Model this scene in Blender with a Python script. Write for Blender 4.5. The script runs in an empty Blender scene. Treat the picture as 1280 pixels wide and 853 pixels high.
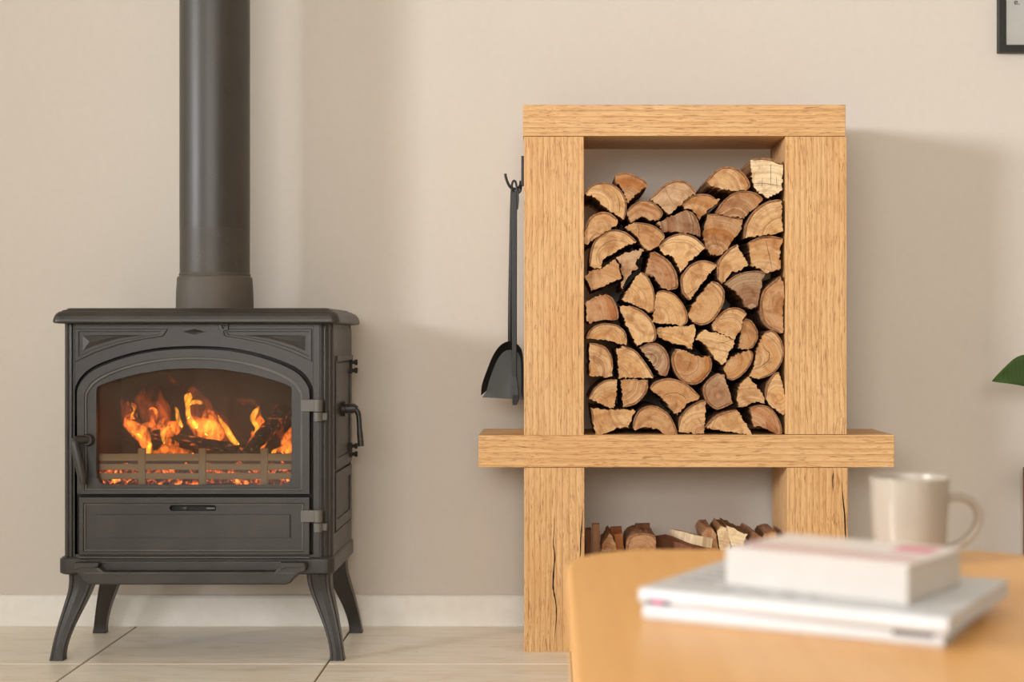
import bpy, bmesh, math, random
from mathutils import Vector, Matrix, geometry, noise as mnoise

scene = bpy.context.scene
COL = scene.collection
R = math.radians
rnd = random.Random(7)

# ------------------------------------------------------------------ camera
# level camera 3.246 m from the back wall (the wall is the plane y = 0), floor is z = 0
CAM_Y, CAM_Z, FPX = -3.246, 0.65, 1778.0
cam_d = bpy.data.cameras.new('camera'); cam = bpy.data.objects.new('camera', cam_d); COL.objects.link(cam)
cam.location = (0, CAM_Y, CAM_Z); cam.rotation_euler = (R(90), 0, 0)
cam_d.sensor_width = 36.0; cam_d.lens = 36.0 * FPX / 1280.0; cam_d.shift_x = -51 / 1280.0
cam_d.dof.use_dof = True; cam_d.dof.focus_distance = 2.97; cam_d.dof.aperture_fstop = 3.8
scene.camera = cam

# ------------------------------------------------------------------ world, lights, exposure
scene.view_settings.view_transform = 'Standard'; scene.view_settings.look = 'None'
scene.view_settings.gamma = 1.0; scene.view_settings.use_curve_mapping = False
scene.view_settings.exposure = 0.0
scene.cycles.transparent_max_bounces = 48
world = bpy.data.worlds.new('sky'); scene.world = world; world.use_nodes = True
bg = world.node_tree.nodes['Background']; bg.inputs[0].default_value = (0.80, 0.90, 1.0, 1); bg.inputs[1].default_value = 1.0

def area(name, loc, rot, sx_, sy_, power, color):
    l = bpy.data.lights.new(name, 'AREA'); l.shape = 'RECTANGLE'; l.size = sx_; l.size_y = sy_
    l.energy = power; l.color = color
    o = bpy.data.objects.new(name, l); o.location = loc; o.rotation_euler = rot; COL.objects.link(o); return o
# daylight entering through the window in the left wall (gives the soft shadows to the right)
kl = area('daylight_left_window', (-5.42, -4.0, 1.80), (R(86), 0, R(-90 + 22.5)), 1.0, 0.9, 33, (0.97, 0.985, 1.0))
kl.data.spread = R(45)
# lamp in an unseen tall left window, added for the flue pipe's highlight
area('daylight_tall_window', (-5.42, -1.35, 1.50), (R(90), 0, R(-90)), 0.4, 1.8, 9, (0.97, 0.985, 1.0))
# daylight entering through the wide garden window behind the camera
area('daylight_garden_window', (-0.9, -6.40, 1.80), (R(90), 0, 0), 3.4, 1.4, 121, (1.0, 0.975, 0.945))

# ------------------------------------------------------------------ helpers
def wx(px, D): return (px - 691.0) * D / FPX
def wz(py, D): return CAM_Z - (py - 426.0) * D / FPX
def wy(D): return D + CAM_Y

def tag(o, label=None, cat=None, group=None, kind=None):
    if label: o['label'] = label
    if cat: o['category'] = cat
    if group: o['group'] = group
    if kind: o['kind'] = kind
    return o
def empty(name, loc=(0, 0, 0), rz=0.0):
    o = bpy.data.objects.new(name, None); o.location = loc; o.rotation_euler = (0, 0, rz)
    o.empty_display_size = 0.05; COL.objects.link(o); return o

class MB:
    """collects shapes and links them as ONE mesh object"""
    def __init__(s): s.v = []; s.f = []; s.m = []; s.sm = []
    def add(s, vs, fs, mat=0, smooth=False, xf=None):
        b = len(s.v)
        for p in vs:
            p = Vector(p)
            s.v.append(xf @ p if xf else p)
        for f in fs: s.f.append([b + i for i in f]); s.m.append(mat); s.sm.append(smooth)
        return s
    def box(s, x0, x1, y0, y1, z0, z1, mat=0, xf=None):
        vs = [(x0,y0,z0),(x1,y0,z0),(x1,y1,z0),(x0,y1,z0),(x0,y0,z1),(x1,y0,z1),(x1,y1,z1),(x0,y1,z1)]
        return s.add(vs, [(3,2,1,0),(4,5,6,7),(0,1,5,4),(1,2,6,5),(2,3,7,6),(3,0,4,7)], mat, False, xf)
    def plate(s, outer, holes, y0, y1, mat=0, xf=None):
        """polygon (x,z) with holes, extruded from y0 (front) to y1 (back)"""
        loops = [list(outer)] + [list(h) for h in holes]
        flat = [p for l in loops for p in l]; n = len(flat)
        tris = geometry.tessellate_polygon([[Vector((p[0], p[1], 0)) for p in l] for l in loops])
        vs = [(p[0], y0, p[1]) for p in flat] + [(p[0], y1, p[1]) for p in flat]
        fs = []
        for t in tris:
            a, b, c = [Vector(flat[i]) for i in t]
            ccw = (b - a).cross(c - a) > 0
            t = tuple(t) if ccw else tuple(reversed(t))
            fs.append(t); fs.append(tuple(n + i for i in reversed(t)))
        base = 0
        for k, l in enumerate(loops):
            m = len(l)
            ar = sum(l[i][0]*l[(i+1)%m][1] - l[(i+1)%m][0]*l[i][1] for i in range(m))
            for i in range(m):
                a, b = base + i, base + (i + 1) % m
                q = (a, n + a, n + b, b)
                if (ar > 0) != (k == 0): q = tuple(reversed(q))
                fs.append(q)
            base += m
        return s.add(vs, fs, mat, False, xf)
    def tube(s, pts, rad, n=12, mat=0, flat=1.0, cap=True, xf=None):
        """round tube along a path, rad = number or list; flat squeezes it along the second axis"""
        pts = [Vector(p) for p in pts]; k = len(pts)
        rad = [rad] * k if isinstance(rad, (int, float)) else rad
        vs = []; up = None
        for i, p in enumerate(pts):
            t = (pts[min(i + 1, k - 1)] - pts[max(i - 1, 0)]).normalized()
            if up is None:
                up = Vector((0, 1, 0)) if abs(t.y) < 0.9 else Vector((1, 0, 0))
            a = t.cross(up).normalized(); up = a.cross(t).normalized()
            for j in range(n):
                th = 2 * math.pi * j / n
                vs.append(p + a * math.cos(th) * rad[i] + up * math.sin(th) * rad[i] * flat)
        fs = []
        for i in range(k - 1):
            for j in range(n):
                fs.append((i*n + j, i*n + (j+1) % n, (i+1)*n + (j+1) % n, (i+1)*n + j))
        if cap:
            s.add(vs[:n], [tuple(reversed(range(n)))], mat, False, xf); s.add(vs[(k-1)*n:], [tuple(range(n))], mat, False, xf)
        return s.add(vs, fs, mat, True, xf)
    def lathe(s, prof, n=48, mat=0, xf=None, close=False):
        """prof: list of (r, z) from bottom to top, about local Z"""
        vs = []; fs = []; k = len(prof)
        for r, z in prof:
            for j in range(n):
                a = 2 * math.pi * j / n; vs.append((r * math.cos(a), r * math.sin(a), z))
        rng = range(k) if close else range(k - 1)
        for i in rng:
            i2 = (i + 1) % k
            for j in range(n):
                fs.append((i*n + j, i*n + (j+1) % n, i2*n + (j+1) % n, i2*n + j))
        if not close:
            s.add(vs[:n], [tuple(reversed(range(n)))], mat, False, xf); s.add(vs[(k-1)*n:], [tuple(range(n))], mat, False, xf)
        return s.add(vs, fs, mat, True, xf)
    def rings(s, rings, mat=0, smooth=False, cap=True, xf=None):
        """loft closed rings of equal count"""
        n = len(rings[0]); vs = [p for r in rings for p in r]; fs = []
        for i in range(len(rings) - 1):
            for j in range(n):
                fs.append((i*n + j, i*n + (j+1) % n, (i+1)*n + (j+1) % n, (i+1)*n + j))
        if cap:
            fs.append(tuple(reversed(range(n)))); fs.append(tuple(range((len(rings)-1)*n, len(rings)*n)))
        return s.add(vs, fs, mat, smooth, xf)
    def build(s, name, mats, parent=None, bevel=0, seg=2, fix=True, auto=None):
        me = bpy.data.meshes.new(name); me.from_pydata([tuple(p) for p in s.v], [], s.f)
        mats = mats if isinstance(mats, (list, tuple)) else [mats]
        for m in mats: me.materials.append(m)
        for p, mi, sm in zip(me.polygons, s.m, s.sm): p.material_index = mi; p.use_smooth = sm
        if fix:
            b = bmesh.new(); b.from_mesh(me); bmesh.ops.recalc_face_normals(b, faces=b.faces); b.to_mesh(me); b.free()
        o = bpy.data.objects.new(name, me); COL.objects.link(o)
        if parent: o.parent = parent
        if bevel:
            md = o.modifiers.new('bevel', 'BEVEL'); md.width = bevel; md.segments = seg; md.limit_method = 'ANGLE'; md.angle_limit = R(35)
            md.harden_normals = False
        return o

def smooth_path(pts, sub=6, closed=False):
    """Catmull-Rom through points of any dimension"""
    n = len(pts); out = []
    idx = range(n) if closed else range(n - 1)
    for i in idx:
        g = (lambda k: pts[k % n]) if closed else (lambda k: pts[max(0, min(n - 1, k))])
        p0, p1, p2, p3 = g(i-1), g(i), g(i+1), g(i+2)
        for j in range(sub):
            t = j / sub
            out.append(tuple(0.5*((2*b) + (-a+c)*t + (2*a-5*b+4*c-d)*t*t + (-a+3*b-3*c+d)*t**3) for a, b, c, d in zip(p0, p1, p2, p3)))
    if not closed: out.append(tuple(pts[-1]))
    return out

def rrect(x0, x1, y0, y1, r, n=6):
    pts = []
    for cx, cy, a0 in ((x1-r, y1-r, 0), (x0+r, y1-r, 90), (x0+r, y0+r, 180), (x1-r, y0+r, 270)):
        for k in range(n + 1):
            a = R(a0 + 90*k/n); pts.append((cx + r*math.cos(a), cy + r*math.sin(a)))
    return pts

# ------------------------------------------------------------------ materials
def lin(c):
    c = c / 255.0
    return c / 12.92 if c <= 0.04045 else ((c + 0.055) / 1.055) ** 2.4
def rgb(r, g, b): return (lin(r), lin(g), lin(b), 1.0)

class NT:
    def __init__(s, name):
        s.mat = bpy.data.materials.new(name); s.mat.use_nodes = True
        s.t = s.mat.node_tree; s.b = s.t.nodes['Principled BSDF']; s.out = s.t.nodes['Material Output']
    def n(s, typ, **kw):
        nd = s.t.nodes.new(typ)
        for k, v in kw.items():
            if k.startswith('i_'):
                nd.inputs[k[2:].replace('_', ' ')].default_value = v
            else: setattr(nd, k, v)
        return nd
    def l(s, a, b): s.t.links.new(a, b)
    def coords(s, scale=(1, 1, 1), rot=(0, 0, 0), rand=0.0, kind='Object'):
        tc = s.n('ShaderNodeTexCoord'); mp = s.n('ShaderNodeMapping')
        mp.inputs['Scale'].default_value = scale; mp.inputs['Rotation'].default_value = rot
        src = tc.outputs[kind]
        if rand:
            oi = s.n('ShaderNodeObjectInfo'); mu = s.n('ShaderNodeMath', operation='MULTIPLY'); mu.inputs[1].default_value = rand
            s.l(oi.outputs['Random'], mu.inputs[0])
            ad = s.n('ShaderNodeVectorMath', operation='ADD'); s.l(src, ad.inputs[0]); s.l(mu.outputs[0], ad.inputs[1]); src = ad.outputs[0]
        s.l(src, mp.inputs['Vector']); return mp.outputs[0]
    def noise(s, vec, scale, detail=4, rough=0.55, dist=0.0):
        nd = s.n('ShaderNodeTexNoise'); s.l(vec, nd.inputs['Vector'])
        nd.inputs['Scale'].default_value = scale; nd.inputs['Detail'].default_value = detail
        nd.inputs['Roughness'].default_value = rough; nd.inputs['Distortion'].default_value = dist
        return nd.outputs['Fac']
    def ramp(s, fac, stops):
        nd = s.n('ShaderNodeValToRGB'); e = nd.color_ramp.elements
        while len(e) < len(stops): e.new(0.5)
        for k, (p, c) in enumerate(stops):
            e[k].position = p; e[k].color = c if len(c) == 4 else (*c, 1)
        s.l(fac, nd.inputs[0]); return nd.outputs[0]
    def mix(s, fac, a, b, mode='MIX'):
        nd = s.n('ShaderNodeMix', data_type='RGBA', blend_type=mode)
        if isinstance(fac, (int, float)): nd.inputs[0].default_value = fac
        else: s.l(fac, nd.inputs[0])
        for i, v in ((6, a), (7, b)):
            if isinstance(v, tuple): nd.inputs[i].default_value = v
            else: s.l(v, nd.inputs[i])
        return nd.outputs[2]
    def bump(s, h, strength=0.3, dist=0.001):
        nd = s.n('ShaderNodeBump'); nd.inputs['Strength'].default_value = strength; nd.inputs['Distance'].default_value = dist
        s.l(h, nd.inputs['Height']); s.l(nd.outputs[0], s.b.inputs['Normal'])
    def color(s, c):
        if isinstance(c, tuple): s.b.inputs['Base Color'].default_value = c
        else: s.l(c, s.b.inputs['Base Color'])
    def rough(s, r):
        if isinstance(r, (int, float)): s.b.inputs['Roughness'].default_value = r
        else: s.l(r, s.b.inputs['Roughness'])

G = lambda v: (v, v, v, 1)
def simple(name, c, rough=0.5, metal=0.0, bump=None):
    m = NT(name); v = m.coords(); nz = m.noise(v, 40)
    m.color(m.mix(nz, tuple(x*0.9 for x in c[:3]) + (1,), tuple(min(1, x*1.08) for x in c[:3]) + (1,)))
    m.rough(rough); m.b.inputs['Metallic'].default_value = metal
    if bump: m.bump(m.noise(v, bump[0]), bump[1], bump[2])
    return m.mat

def mat_wall():
    m = NT('plaster_wall'); v = m.coords()
    big = m.noise(v, 1.3, 3); fine = m.noise(v, 60, 5)
    c = m.mix(big, rgb(213, 204, 193), rgb(220, 211, 200))
    c = m.mix(m.ramp(fine, [(0.4, G(0)), (0.7, G(0.10))]), c, rgb(196, 184, 168))
    m.color(c); m.rough(0.75); m.bump(fine, 0.12, 0.002); return m.mat
def mat_oak(name, axis, scale=1.0, light=(233, 192, 138), mid=(224, 176, 118), dark=(172, 114, 62), pore=0.7, fibre=0.6):
    """oak with the grain along the given local axis"""
    m = NT(name); ai = 'XYZ'.index(axis)
    def sc(along, across): a = [across]*3; a[ai] = along; return tuple(a)
    v1 = m.coords(sc(0.35, 1.0), rand=23.0)
    warp = m.noise(v1, 9*scale, 3, 0.5, 0.6)
    wv = m.n('ShaderNodeTexWave', wave_type='BANDS', bands_direction='X' if ai != 0 else 'Z', wave_profile='SAW')
    vv = m.coords(sc(0.045, 1.0), rand=23.0); m.l(vv, wv.inputs['Vector'])
    wv.inputs['Scale'].default_value = 26*scale; wv.inputs['Distortion'].default_value = 9.0
    wv.inputs['Detail'].default_value = 2.0; wv.inputs['Detail Scale'].default_value = 0.35
    ring = wv.outputs['Fac']
    tc = m.coords((1, 1, 1), rand=11.0)
    wob = m.n('ShaderNodeTexNoise'); m.l(m.coords(sc(0.5, 1.0), rand=17.0), wob.inputs['Vector']); wob.inputs['Scale'].default_value = 7.0; wob.inputs['Detail'].default_value = 2
    wsc = m.n('ShaderNodeVectorMath', operation='SCALE'); wsc.inputs['Scale'].default_value = 0.035; m.l(wob.outputs['Color'], wsc.inputs[0])
    wad = m.n('ShaderNodeVectorMath', operation='ADD'); m.l(tc, wad.inputs[0]); m.l(wsc.outputs[0], wad.inputs[1])
    def stretched(along, across):
        mp = m.n('ShaderNodeMapping'); mp.inputs['Scale'].default_value = sc(along, across); m.l(wad.outputs[0], mp.inputs['Vector']); return mp.outputs[0]
    pores = m.noise(stretched(26, 620), 1.0*scale, 2, 0.6)
    fib = m.noise(stretched(6, 240), 1.0*scale, 4, 0.65)
    c = m.mix(m.ramp(warp, [(0.3, G(0)), (0.7, G(1))]), rgb(*light), rgb(*mid))
    c = m.mix(m.ramp(ring, [(0.0, G(0.0)), (0.7, G(0.22)), (1.0, G(0.55))]), c, rgb(*dark))
    c = m.mix(m.ramp(fib, [(0.42, G(0)), (0.80, G(fibre))]), c, rgb(*dark))
    c = m.mix(m.ramp(pores, [(0.57, G(0)), (0.66, G(pore))]), c, rgb(dark[0]*0.78, dark[1]*0.72, dark[2]*0.66))
    m.color(c); m.rough(0.5); m.b.inputs['Specular IOR Level'].default_value = 0.35
    m.bump(pores, 0.15, 0.0006); return m.mat
def mat_iron(name, base, lightc, rough=(0.38, 0.62), bscale=520, bstr=0.35):
    m = NT(name); v = m.coords()
    big = m.noise(v, 9, 4); grain = m.noise(v, bscale, 3, 0.6)
    c = m.mix(m.ramp(big, [(0.3, G(0)), (0.75, G(1))]), base, lightc)
    c = m.mix(m.ramp(grain, [(0.62, G(0)), (0.75, G(0.35))]), c, rgb(120, 112, 100))
    m.color(c); m.rough(m.ramp(big, [(0.2, G(rough[0])), (0.8, G(rough[1]))]))
    m.b.inputs['Specular IOR Level'].default_value = 0.6
    m.bump(grain, bstr, 0.0012); return m.mat
def mat_tile():
    m = NT('travertine_tile')
    v = m.coords((1.0, 3.2, 1), rand=31.0)
    cl = m.noise(v, 3.0, 5, 0.6, 1.2); vein = m.noise(m.coords((1.6, 9, 1), rand=17.0), 3.2, 6, 0.65, 1.5)
    c = m.mix(m.ramp(cl, [(0.3, G(0)), (0.7, G(1))]), rgb(243, 230, 208), rgb(251, 244, 231))
    c = m.mix(m.ramp(vein, [(0.50, G(0)), (0.70, G(0.62))]), c, rgb(212, 186, 150))
    pit = m.noise(m.coords((1, 2, 1), rand=3.0), 60, 2, 0.5)
    c = m.mix(m.ramp(pit, [(0.72, G(0)), (0.78, G(0.6))]), c, rgb(160, 128, 92))
    m.color(c); m.rough(m.ramp(cl, [(0.2, G(0.28)), (0.8, G(0.42))])); return m.mat
def mat_endgrain():
    """sawn end of a log: rings about the object's origin, tone from the object colour"""
    m = NT('log_end_grain')
    oi = m.n('ShaderNodeObjectInfo')
    v = m.coords((1, 0.0, 1))
    wob = m.n('ShaderNodeTexNoise'); m.l(m.coords((1, 0.2, 1), rand=13.0), wob.inputs['Vector']); wob.inputs['Scale'].default_value = 30; wob.inputs['Detail'].default_value = 3
    dv = m.n('ShaderNodeVectorMath', operation='SCALE'); dv.inputs['Scale'].default_value = 0.012
    m.l(wob.outputs['Color'], dv.inputs[0])
    av = m.n('ShaderNodeVectorMath', operation='ADD'); m.l(v, av.inputs[0]); m.l(dv.outputs[0], av.inputs[1])
    ln = m.n('ShaderNodeVectorMath', operation='LENGTH'); m.l(av.outputs[0], ln.inputs[0])
    rv = m.n('ShaderNodeCombineXYZ'); m.l(ln.outputs['Value'], rv.inputs[0])
    rr = m.n('ShaderNodeMath', operation='MULTIPLY'); rr.inputs[1].default_value = 5.0; m.l(oi.outputs['Random'], rr.inputs[0]); m.l(rr.outputs[0], rv.inputs[1])
    ring = m.noise(rv.outputs[0], 210, 2, 0.7)          # narrow growth rings
    zone = m.noise(rv.outputs[0], 48, 2, 0.5)           # wide heart/sap zones
    blot = m.noise(m.coords((1, 0.3, 1), rand=19.0), 38, 5, 0.6, 0.8)
    grit = m.noise(m.coords((1, 0.3, 1), rand=29.0), 420, 3, 0.65)
    saw = m.n('ShaderNodeTexWave', wave_type='BANDS', bands_direction='DIAGONAL'); m.l(m.coords((1, 0, 1), rand=9.0), saw.inputs['Vector'])
    saw.inputs['Scale'].default_value = 170; saw.inputs['Distortion'].default_value = 3; saw.inputs['Detail'].default_value = 2
    base = oi.outputs['Color']
    dk = m.mix(1.0, base, (0.50, 0.32, 0.19, 1), 'MULTIPLY')
    lt = m.mix(0.45, base, rgb(244, 220, 178))
    c = m.mix(m.ramp(zone, [(0.33, G(0.0)), (0.60, G(0.75))]), base, lt)
    c = m.mix(m.ramp(zone, [(0.60, G(0)), (0.635, G(0.55)), (0.67, G(0))]), c, dk)
    c = m.mix(m.ramp(ring, [(0.48, G(0)), (0.68, G(0.42))]), c, dk)
    c = m.mix(m.ramp(blot, [(0.46, G(0)), (0.70, G(0.7))]), c, dk)
    c = m.mix(m.ramp(grit, [(0.52, G(0)), (0.72, G(0.45))]), c, dk)
    m.color(c); m.rough(0.85); m.b.inputs['Specular IOR Level'].default_value = 0.15
    h = m.n('ShaderNodeMath', operation='ADD'); m.l(saw.outputs['Fac'], h.inputs[0]); m.l(grit, h.inputs[1])
    m.bump(h.outputs[0], 0.45, 0.0009); return m.mat
def mat_split():
    m = NT('log_split_side'); v = m.coords((1, 0.06, 1), rand=7.0)
    n1 = m.noise(v, 160, 4, 0.6); n2 = m.noise(m.coords(rand=3.0), 14, 3)
    c = m.mix(n1, rgb(112, 74, 42), rgb(178, 128, 78)); c = m.mix(m.ramp(n2, [(0.4, G(0)), (0.7, G(0.6))]), c, rgb(84, 56, 34))
    m.color(c); m.rough(0.9); m.bump(n1, 0.6, 0.002); return m.mat
def mat_bark():
    m = NT('log_bark'); v = m.coords((1, 0.25, 1), rand=7.0)
    n1 = m.noise(v, 120, 5, 0.65); n2 = m.noise(m.coords(rand=5.0), 30, 3)
    c = m.mix(m.ramp(n1, [(0.3, G(0)), (0.7, G(1))]), rgb(96, 66, 46), rgb(186, 130, 84))
    c = m.mix(m.ramp(n2, [(0.5, G(0)), (0.75, G(0.6))]), c, rgb(126, 108, 92))
    m.color(c); m.rough(0.95); m.bump(n1, 0.8, 0.003); return m.mat

M = {}
M['wall'] = mat_wall()
M['white'] = simple('white_paint', rgb(249, 244, 236), 0.45, 0, (30, 0.05, 0.001))
M['ceiling'] = simple('ceiling_paint', rgb(240, 236, 228), 0.8)
M['grout'] = simple('dark_grout', rgb(112, 92, 70), 0.9)
M['tile'] = mat_tile()
M['oak_x'] = mat_oak('oak_horizontal_grain', 'X'); M['oak_z'] = mat_oak('oak_vertical_grain', 'Z')
M['table'] = mat_oak('table_veneer', 'Y', 0.35, (240, 184, 112), (238, 180, 108), (232, 172, 100), 0.12, 0.4)
M['iron'] = mat_iron('cast_iron', rgb(34, 30, 26), rgb(54, 49, 43), (0.28, 0.45))
M['worn'] = mat_iron('worn_iron_edge', rgb(62, 58, 53), rgb(98, 92, 84), (0.3, 0.45))
M['iron_dark'] = mat_iron('soot_iron', rgb(26, 25, 24), rgb(36, 33, 31), (0.6, 0.8))
M['steel'] = mat_iron('hinge_steel', rgb(86, 82, 76), rgb(104, 99, 91), (0.34, 0.5))
M['pipe'] = mat_iron('enamel_pipe', rgb(48, 43, 38), rgb(60, 54, 47), (0.40, 0.46), 260, 0.03)
M['pipe_low'] = mat_iron('heat_browned_pipe', rgb(56, 50, 42), rgb(74, 66, 55), (0.45, 0.52), 120, 0.15)
M['collar'] = mat_iron('worn_collar', rgb(70, 64, 56), rgb(98, 88, 74), (0.5, 0.7), 180, 0.4)
M['pipe'].node_tree.nodes['Principled BSDF'].inputs['Specular IOR Level'].default_value = 0.62
M['end'] = mat_endgrain(); M['split'] = mat_split(); M['bark'] = mat_bark()
M['crack'] = simple('dark_crack', rgb(38, 24, 14), 1.0)
M['tool'] = simple('black_tool_steel', rgb(20, 18, 16), 0.45, 0.0)
M['toolgrey'] = simple('grey_pan_steel', rgb(72, 73, 71), 0.5, 0.0)
M['black'] = simple('black_frame', rgb(36, 35, 33), 0.5); M['paper'] = simple('print_paper', rgb(250, 249, 243), 0.6)
M['ink'] = simple('black_ink', rgb(40, 40, 40), 0.7)

# ------------------------------------------------------------------ setting
def struct(o): o['kind'] = 'structure'; return o
XL, XR, YF, ZC = -5.5, 4.0, -6.5, 2.7
struct(MB().box(XL-0.2, XR+0.2, 0.0, 0.2, -0.1, ZC).build('wall_back', M['wall']))
struct(MB().box(XR, XR+0.2, YF, 0.0, -0.1, ZC).build('wall_right', M['wall']))
# left wall and the wall behind the camera, each with its window opening; the tall narrow one is added
o = MB(); o.plate([(YF, -0.1), (0, -0.1), (0, ZC), (YF, ZC)], [[(-4.55, 1.3), (-3.45, 1.3), (-3.45, 2.3), (-4.55, 2.3)], [(-1.65, 0.55), (-1.05, 0.55), (-1.05, 2.45), (-1.65, 2.45)]], 0, 0.2)
wl = struct(o.build('wall_left', M['wall'])); wl.rotation_euler = (0, 0, R(90)); wl.location = (XL, 0, 0)
o = MB(); o.plate([(XL-0.2, -0.1), (XR+0.2, -0.1), (XR+0.2, ZC), (XL-0.2, ZC)], [[(-2.65, 1.1), (0.85, 1.1), (0.85, 2.5), (-2.65, 2.5)]], YF-0.2, YF)
struct(o.build('wall_front', M['wall']))
struct(MB().box(XL-0.2, XR+0.2, YF-0.2, 0.2, ZC, ZC+0.1).build('ceiling', M['ceiling']))
def glass_mat(name, tint=(1, 1, 1, 1), haze=0.0, gloss=1.0):
    m = NT(name); t = m.t
    tr = m.n('ShaderNodeBsdfTransparent'); tr.inputs[0].default_value = tint
    gl = m.n('ShaderNodeBsdfGlossy'); gl.inputs['Roughness'].default_value = 0.04
    fr = m.n('ShaderNodeFresnel'); fr.inputs['IOR'].default_value = 1.45
    mx = m.n('ShaderNodeMixShader'); m.l(fr.outputs[0], mx.inputs[0]); m.l(tr.outputs[0], mx.inputs[1]); m.l(gl.outputs[0], mx.inputs[2])
    last = mx
    if haze:
        df = m.n('ShaderNodeBsdfDiffuse'); df.inputs[0].default_value = rgb(150, 130, 112)
        nz = m.noise(m.coords((1.2, 1, 0.8)), 9, 5, 0.6, 0.6)
        f = m.ramp(nz, [(0.3, G(haze*0.3)), (0.7, G(haze))])
        m2 = m.n('ShaderNodeMixShader'); m.l(f, m2.inputs[0]); m.l(mx.outputs[0], m2.inputs[1]); m.l(df.outputs[0], m2.inputs[2]); last = m2
    m.l(last.outputs[0], m.out.inputs['Surface']); return m.mat
M['pane'] = glass_mat('window_glass')
w1 = empty('window_1', (XL-0.1, -4.0, 1.8)); struct(w1)
f = MB()
for a, b, c, d in ((-0.55, -0.5, -0.5, 0.5), (0.5, 0.55, -0.5, 0.5), (-0.5, 0.5, -0.5, -0.45), (-0.5, 0.5, 0.45, 0.5)): f.box(-0.03, 0.03, a, b, c, d)
f.build('window_frame', M['white'], w1, 0.004); MB().box(-0.003, 0.003, -0.5, 0.5, -0.45, 0.45).build('pane', M['pane'], w1)
w2 = empty('window_2', (-0.9, YF-0.1, 1.80)); struct(w2)
f = MB()
for a, b, c, d in ((-1.75, -1.69, -0.70, 0.70), (1.69, 1.75, -0.70, 0.70), (-1.69, 1.69, -0.70, -0.64), (-1.69, 1.69, 0.64, 0.70), (-0.03, 0.03, -0.64, 0.64)): f.box(a, b, -0.03, 0.03, c, d)
f.build('window_frame', M['white'], w2, 0.004)
for s in (-1, 1): MB().box(min(s*0.03, s*1.69), max(s*0.03, s*1.69), -0.003, 0.003, -0.64, 0.64).build('pane', M['pane'], w2)

w3 = empty('window_3', (XL-0.1, -1.35, 1.5)); struct(w3)  # unseen window added to go with the pipe highlight lamp
f = MB()
for a, b, c, d in ((-0.3, -0.25, -0.95, 0.95), (0.25, 0.3, -0.95, 0.95), (-0.25, 0.25, -0.95, -0.9), (-0.25, 0.25, 0.9, 0.95)): f.box(-0.03, 0.03, a, b, c, d)
f.build('window_frame', M['white'], w3, 0.004); MB().box(-0.003, 0.003, -0.25, 0.25, -0.9, 0.9).build('pane', M['pane'], w3)
floor = struct(MB().box(XL-0.2, XR+0.2, YF-0.2, 0.2, -0.1, -0.0025).build('floor', M['grout']))
TW = 0.4925
def tile_mesh(w, d):
    m = MB(); c = 0.0012
    rg = []
    for i, z in ((0, -0.012), (0, -c), (c, 0.0)): rg.append([(x, y, z) for x, y in rrect(-w/2+i, w/2-i, -d/2+i, d/2-i, 0.002, 1)])
    m.rings(rg); ob = m.build('tile', M['tile'], floor); return ob
proto = {}
for i in range(-9, 7):
    for j in range(0, 11):
        x0 = -0.9475 + i*TW
        d = 0.383 if j == 0 else TW - 0.004
        y1 = -0.002 if j == 0 else -0.387 - (j-1)*TW
        key = 0 if j == 0 else 1
        if key in proto: t = proto[key].copy(); COL.objects.link(t)
        else: t = proto[key] = tile_mesh(TW - 0.004, d)
        t.parent = floor; t.location = (x0 + TW/2, y1 - d/2, 0)

bb = MB(); prof = [(0.0, 0.0), (-0.012, 0.0), (-0.012, 0.064), (-0.009, 0.069), (-0.004, 0.071), (0.0, 0.071)]
bb.rings([[(x, y - 0.0005, z + 0.0005) for y, z in prof] for x in (XL + 0.001, XR - 0.001)])
struct(bb.build('baseboard_back', M['white']))

# ------------------------------------------------------------------ oak firewood rack
DR = 2.971; SR = DR / FPX; YR = wy(DR); RD = 0.208           # front plane, metres per unit, depth
rack = tag(empty('firewood_rack', (wx(856, DR), YR, 0)), 'tall light oak rack of thick boards holding a pile of split firewood', 'firewood rack')
X0 = wx(856, DR)
def board(name, xa, xb, ya, yb, mat, dy0=0.0):
    x0, x1, z0, z1 = wx(xa, DR) - X0, wx(xb, DR) - X0, wz(yb, DR), wz(ya, DR)
    cx, cz = (x0+x1)/2, (z0+z1)/2
    o = MB().box(x0-cx, x1-cx, dy0, RD, z0-cz, z1-cz).build(name, mat, rack, 0.0011)
    o.location = (cx, 0, cz); return o
board('top_board', 653.5, 1057, 130.5, 169.5, M['oak_x'])
board('side_panel', 655, 730, 170, 545, M['oak_z'], 0.001)
board('side_panel', 982, 1058.5, 170, 543, M['oak_z'], 0.001)
board('shelf_board', 598, 1118, 543.5, 584, M['oak_x'])
ll = board('leg', 655, 730.5, 584.5, 815, M['oak_z'], 0.001)
lr = board('leg', 984, 1060, 584.5, 815, M['oak_z'], 0.001)
def crack(par, pts, w):
    """thin dark drying crack following the grain of a front face"""
    c = MB(); n = len(pts); L_, R_ = [], []
    for k, (px, py) in enumerate(pts):
        hw = w * math.sin(math.pi * (k + 0.15) / (n - 0.7)) * SR * (0.7 + 0.6*rnd.random())
        x, z = wx(px, DR) - X0 - par.location.x, wz(py, DR) - par.location.z
        L_.append((x-hw, 0.0007, z)); R_.append((x+hw, 0.0007, z))
    vs = L_ + R_ + [(a, 0.0014, b) for a, _, b in L_] + [(a, 0.0014, b) for a, _, b in R_]
    fs = []
    for k in range(n-1):
        fs += [(k, n+k, n+k+1, k+1), (2*n+k, k, k+1, 2*n+k+1), (n+k, 3*n+k, 3*n+k+1, n+k+1)]
    return c.add(vs, fs).build('crack', M['crack'], par)
crack(ll, smooth_path([(693.5, 640), (693, 660), (691.5, 680), (693.5, 695), (692, 715), (691.5, 735), (694.5, 752), (695.5, 770), (694, 790), (692.5, 814)], 4), 0.9)
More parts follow.
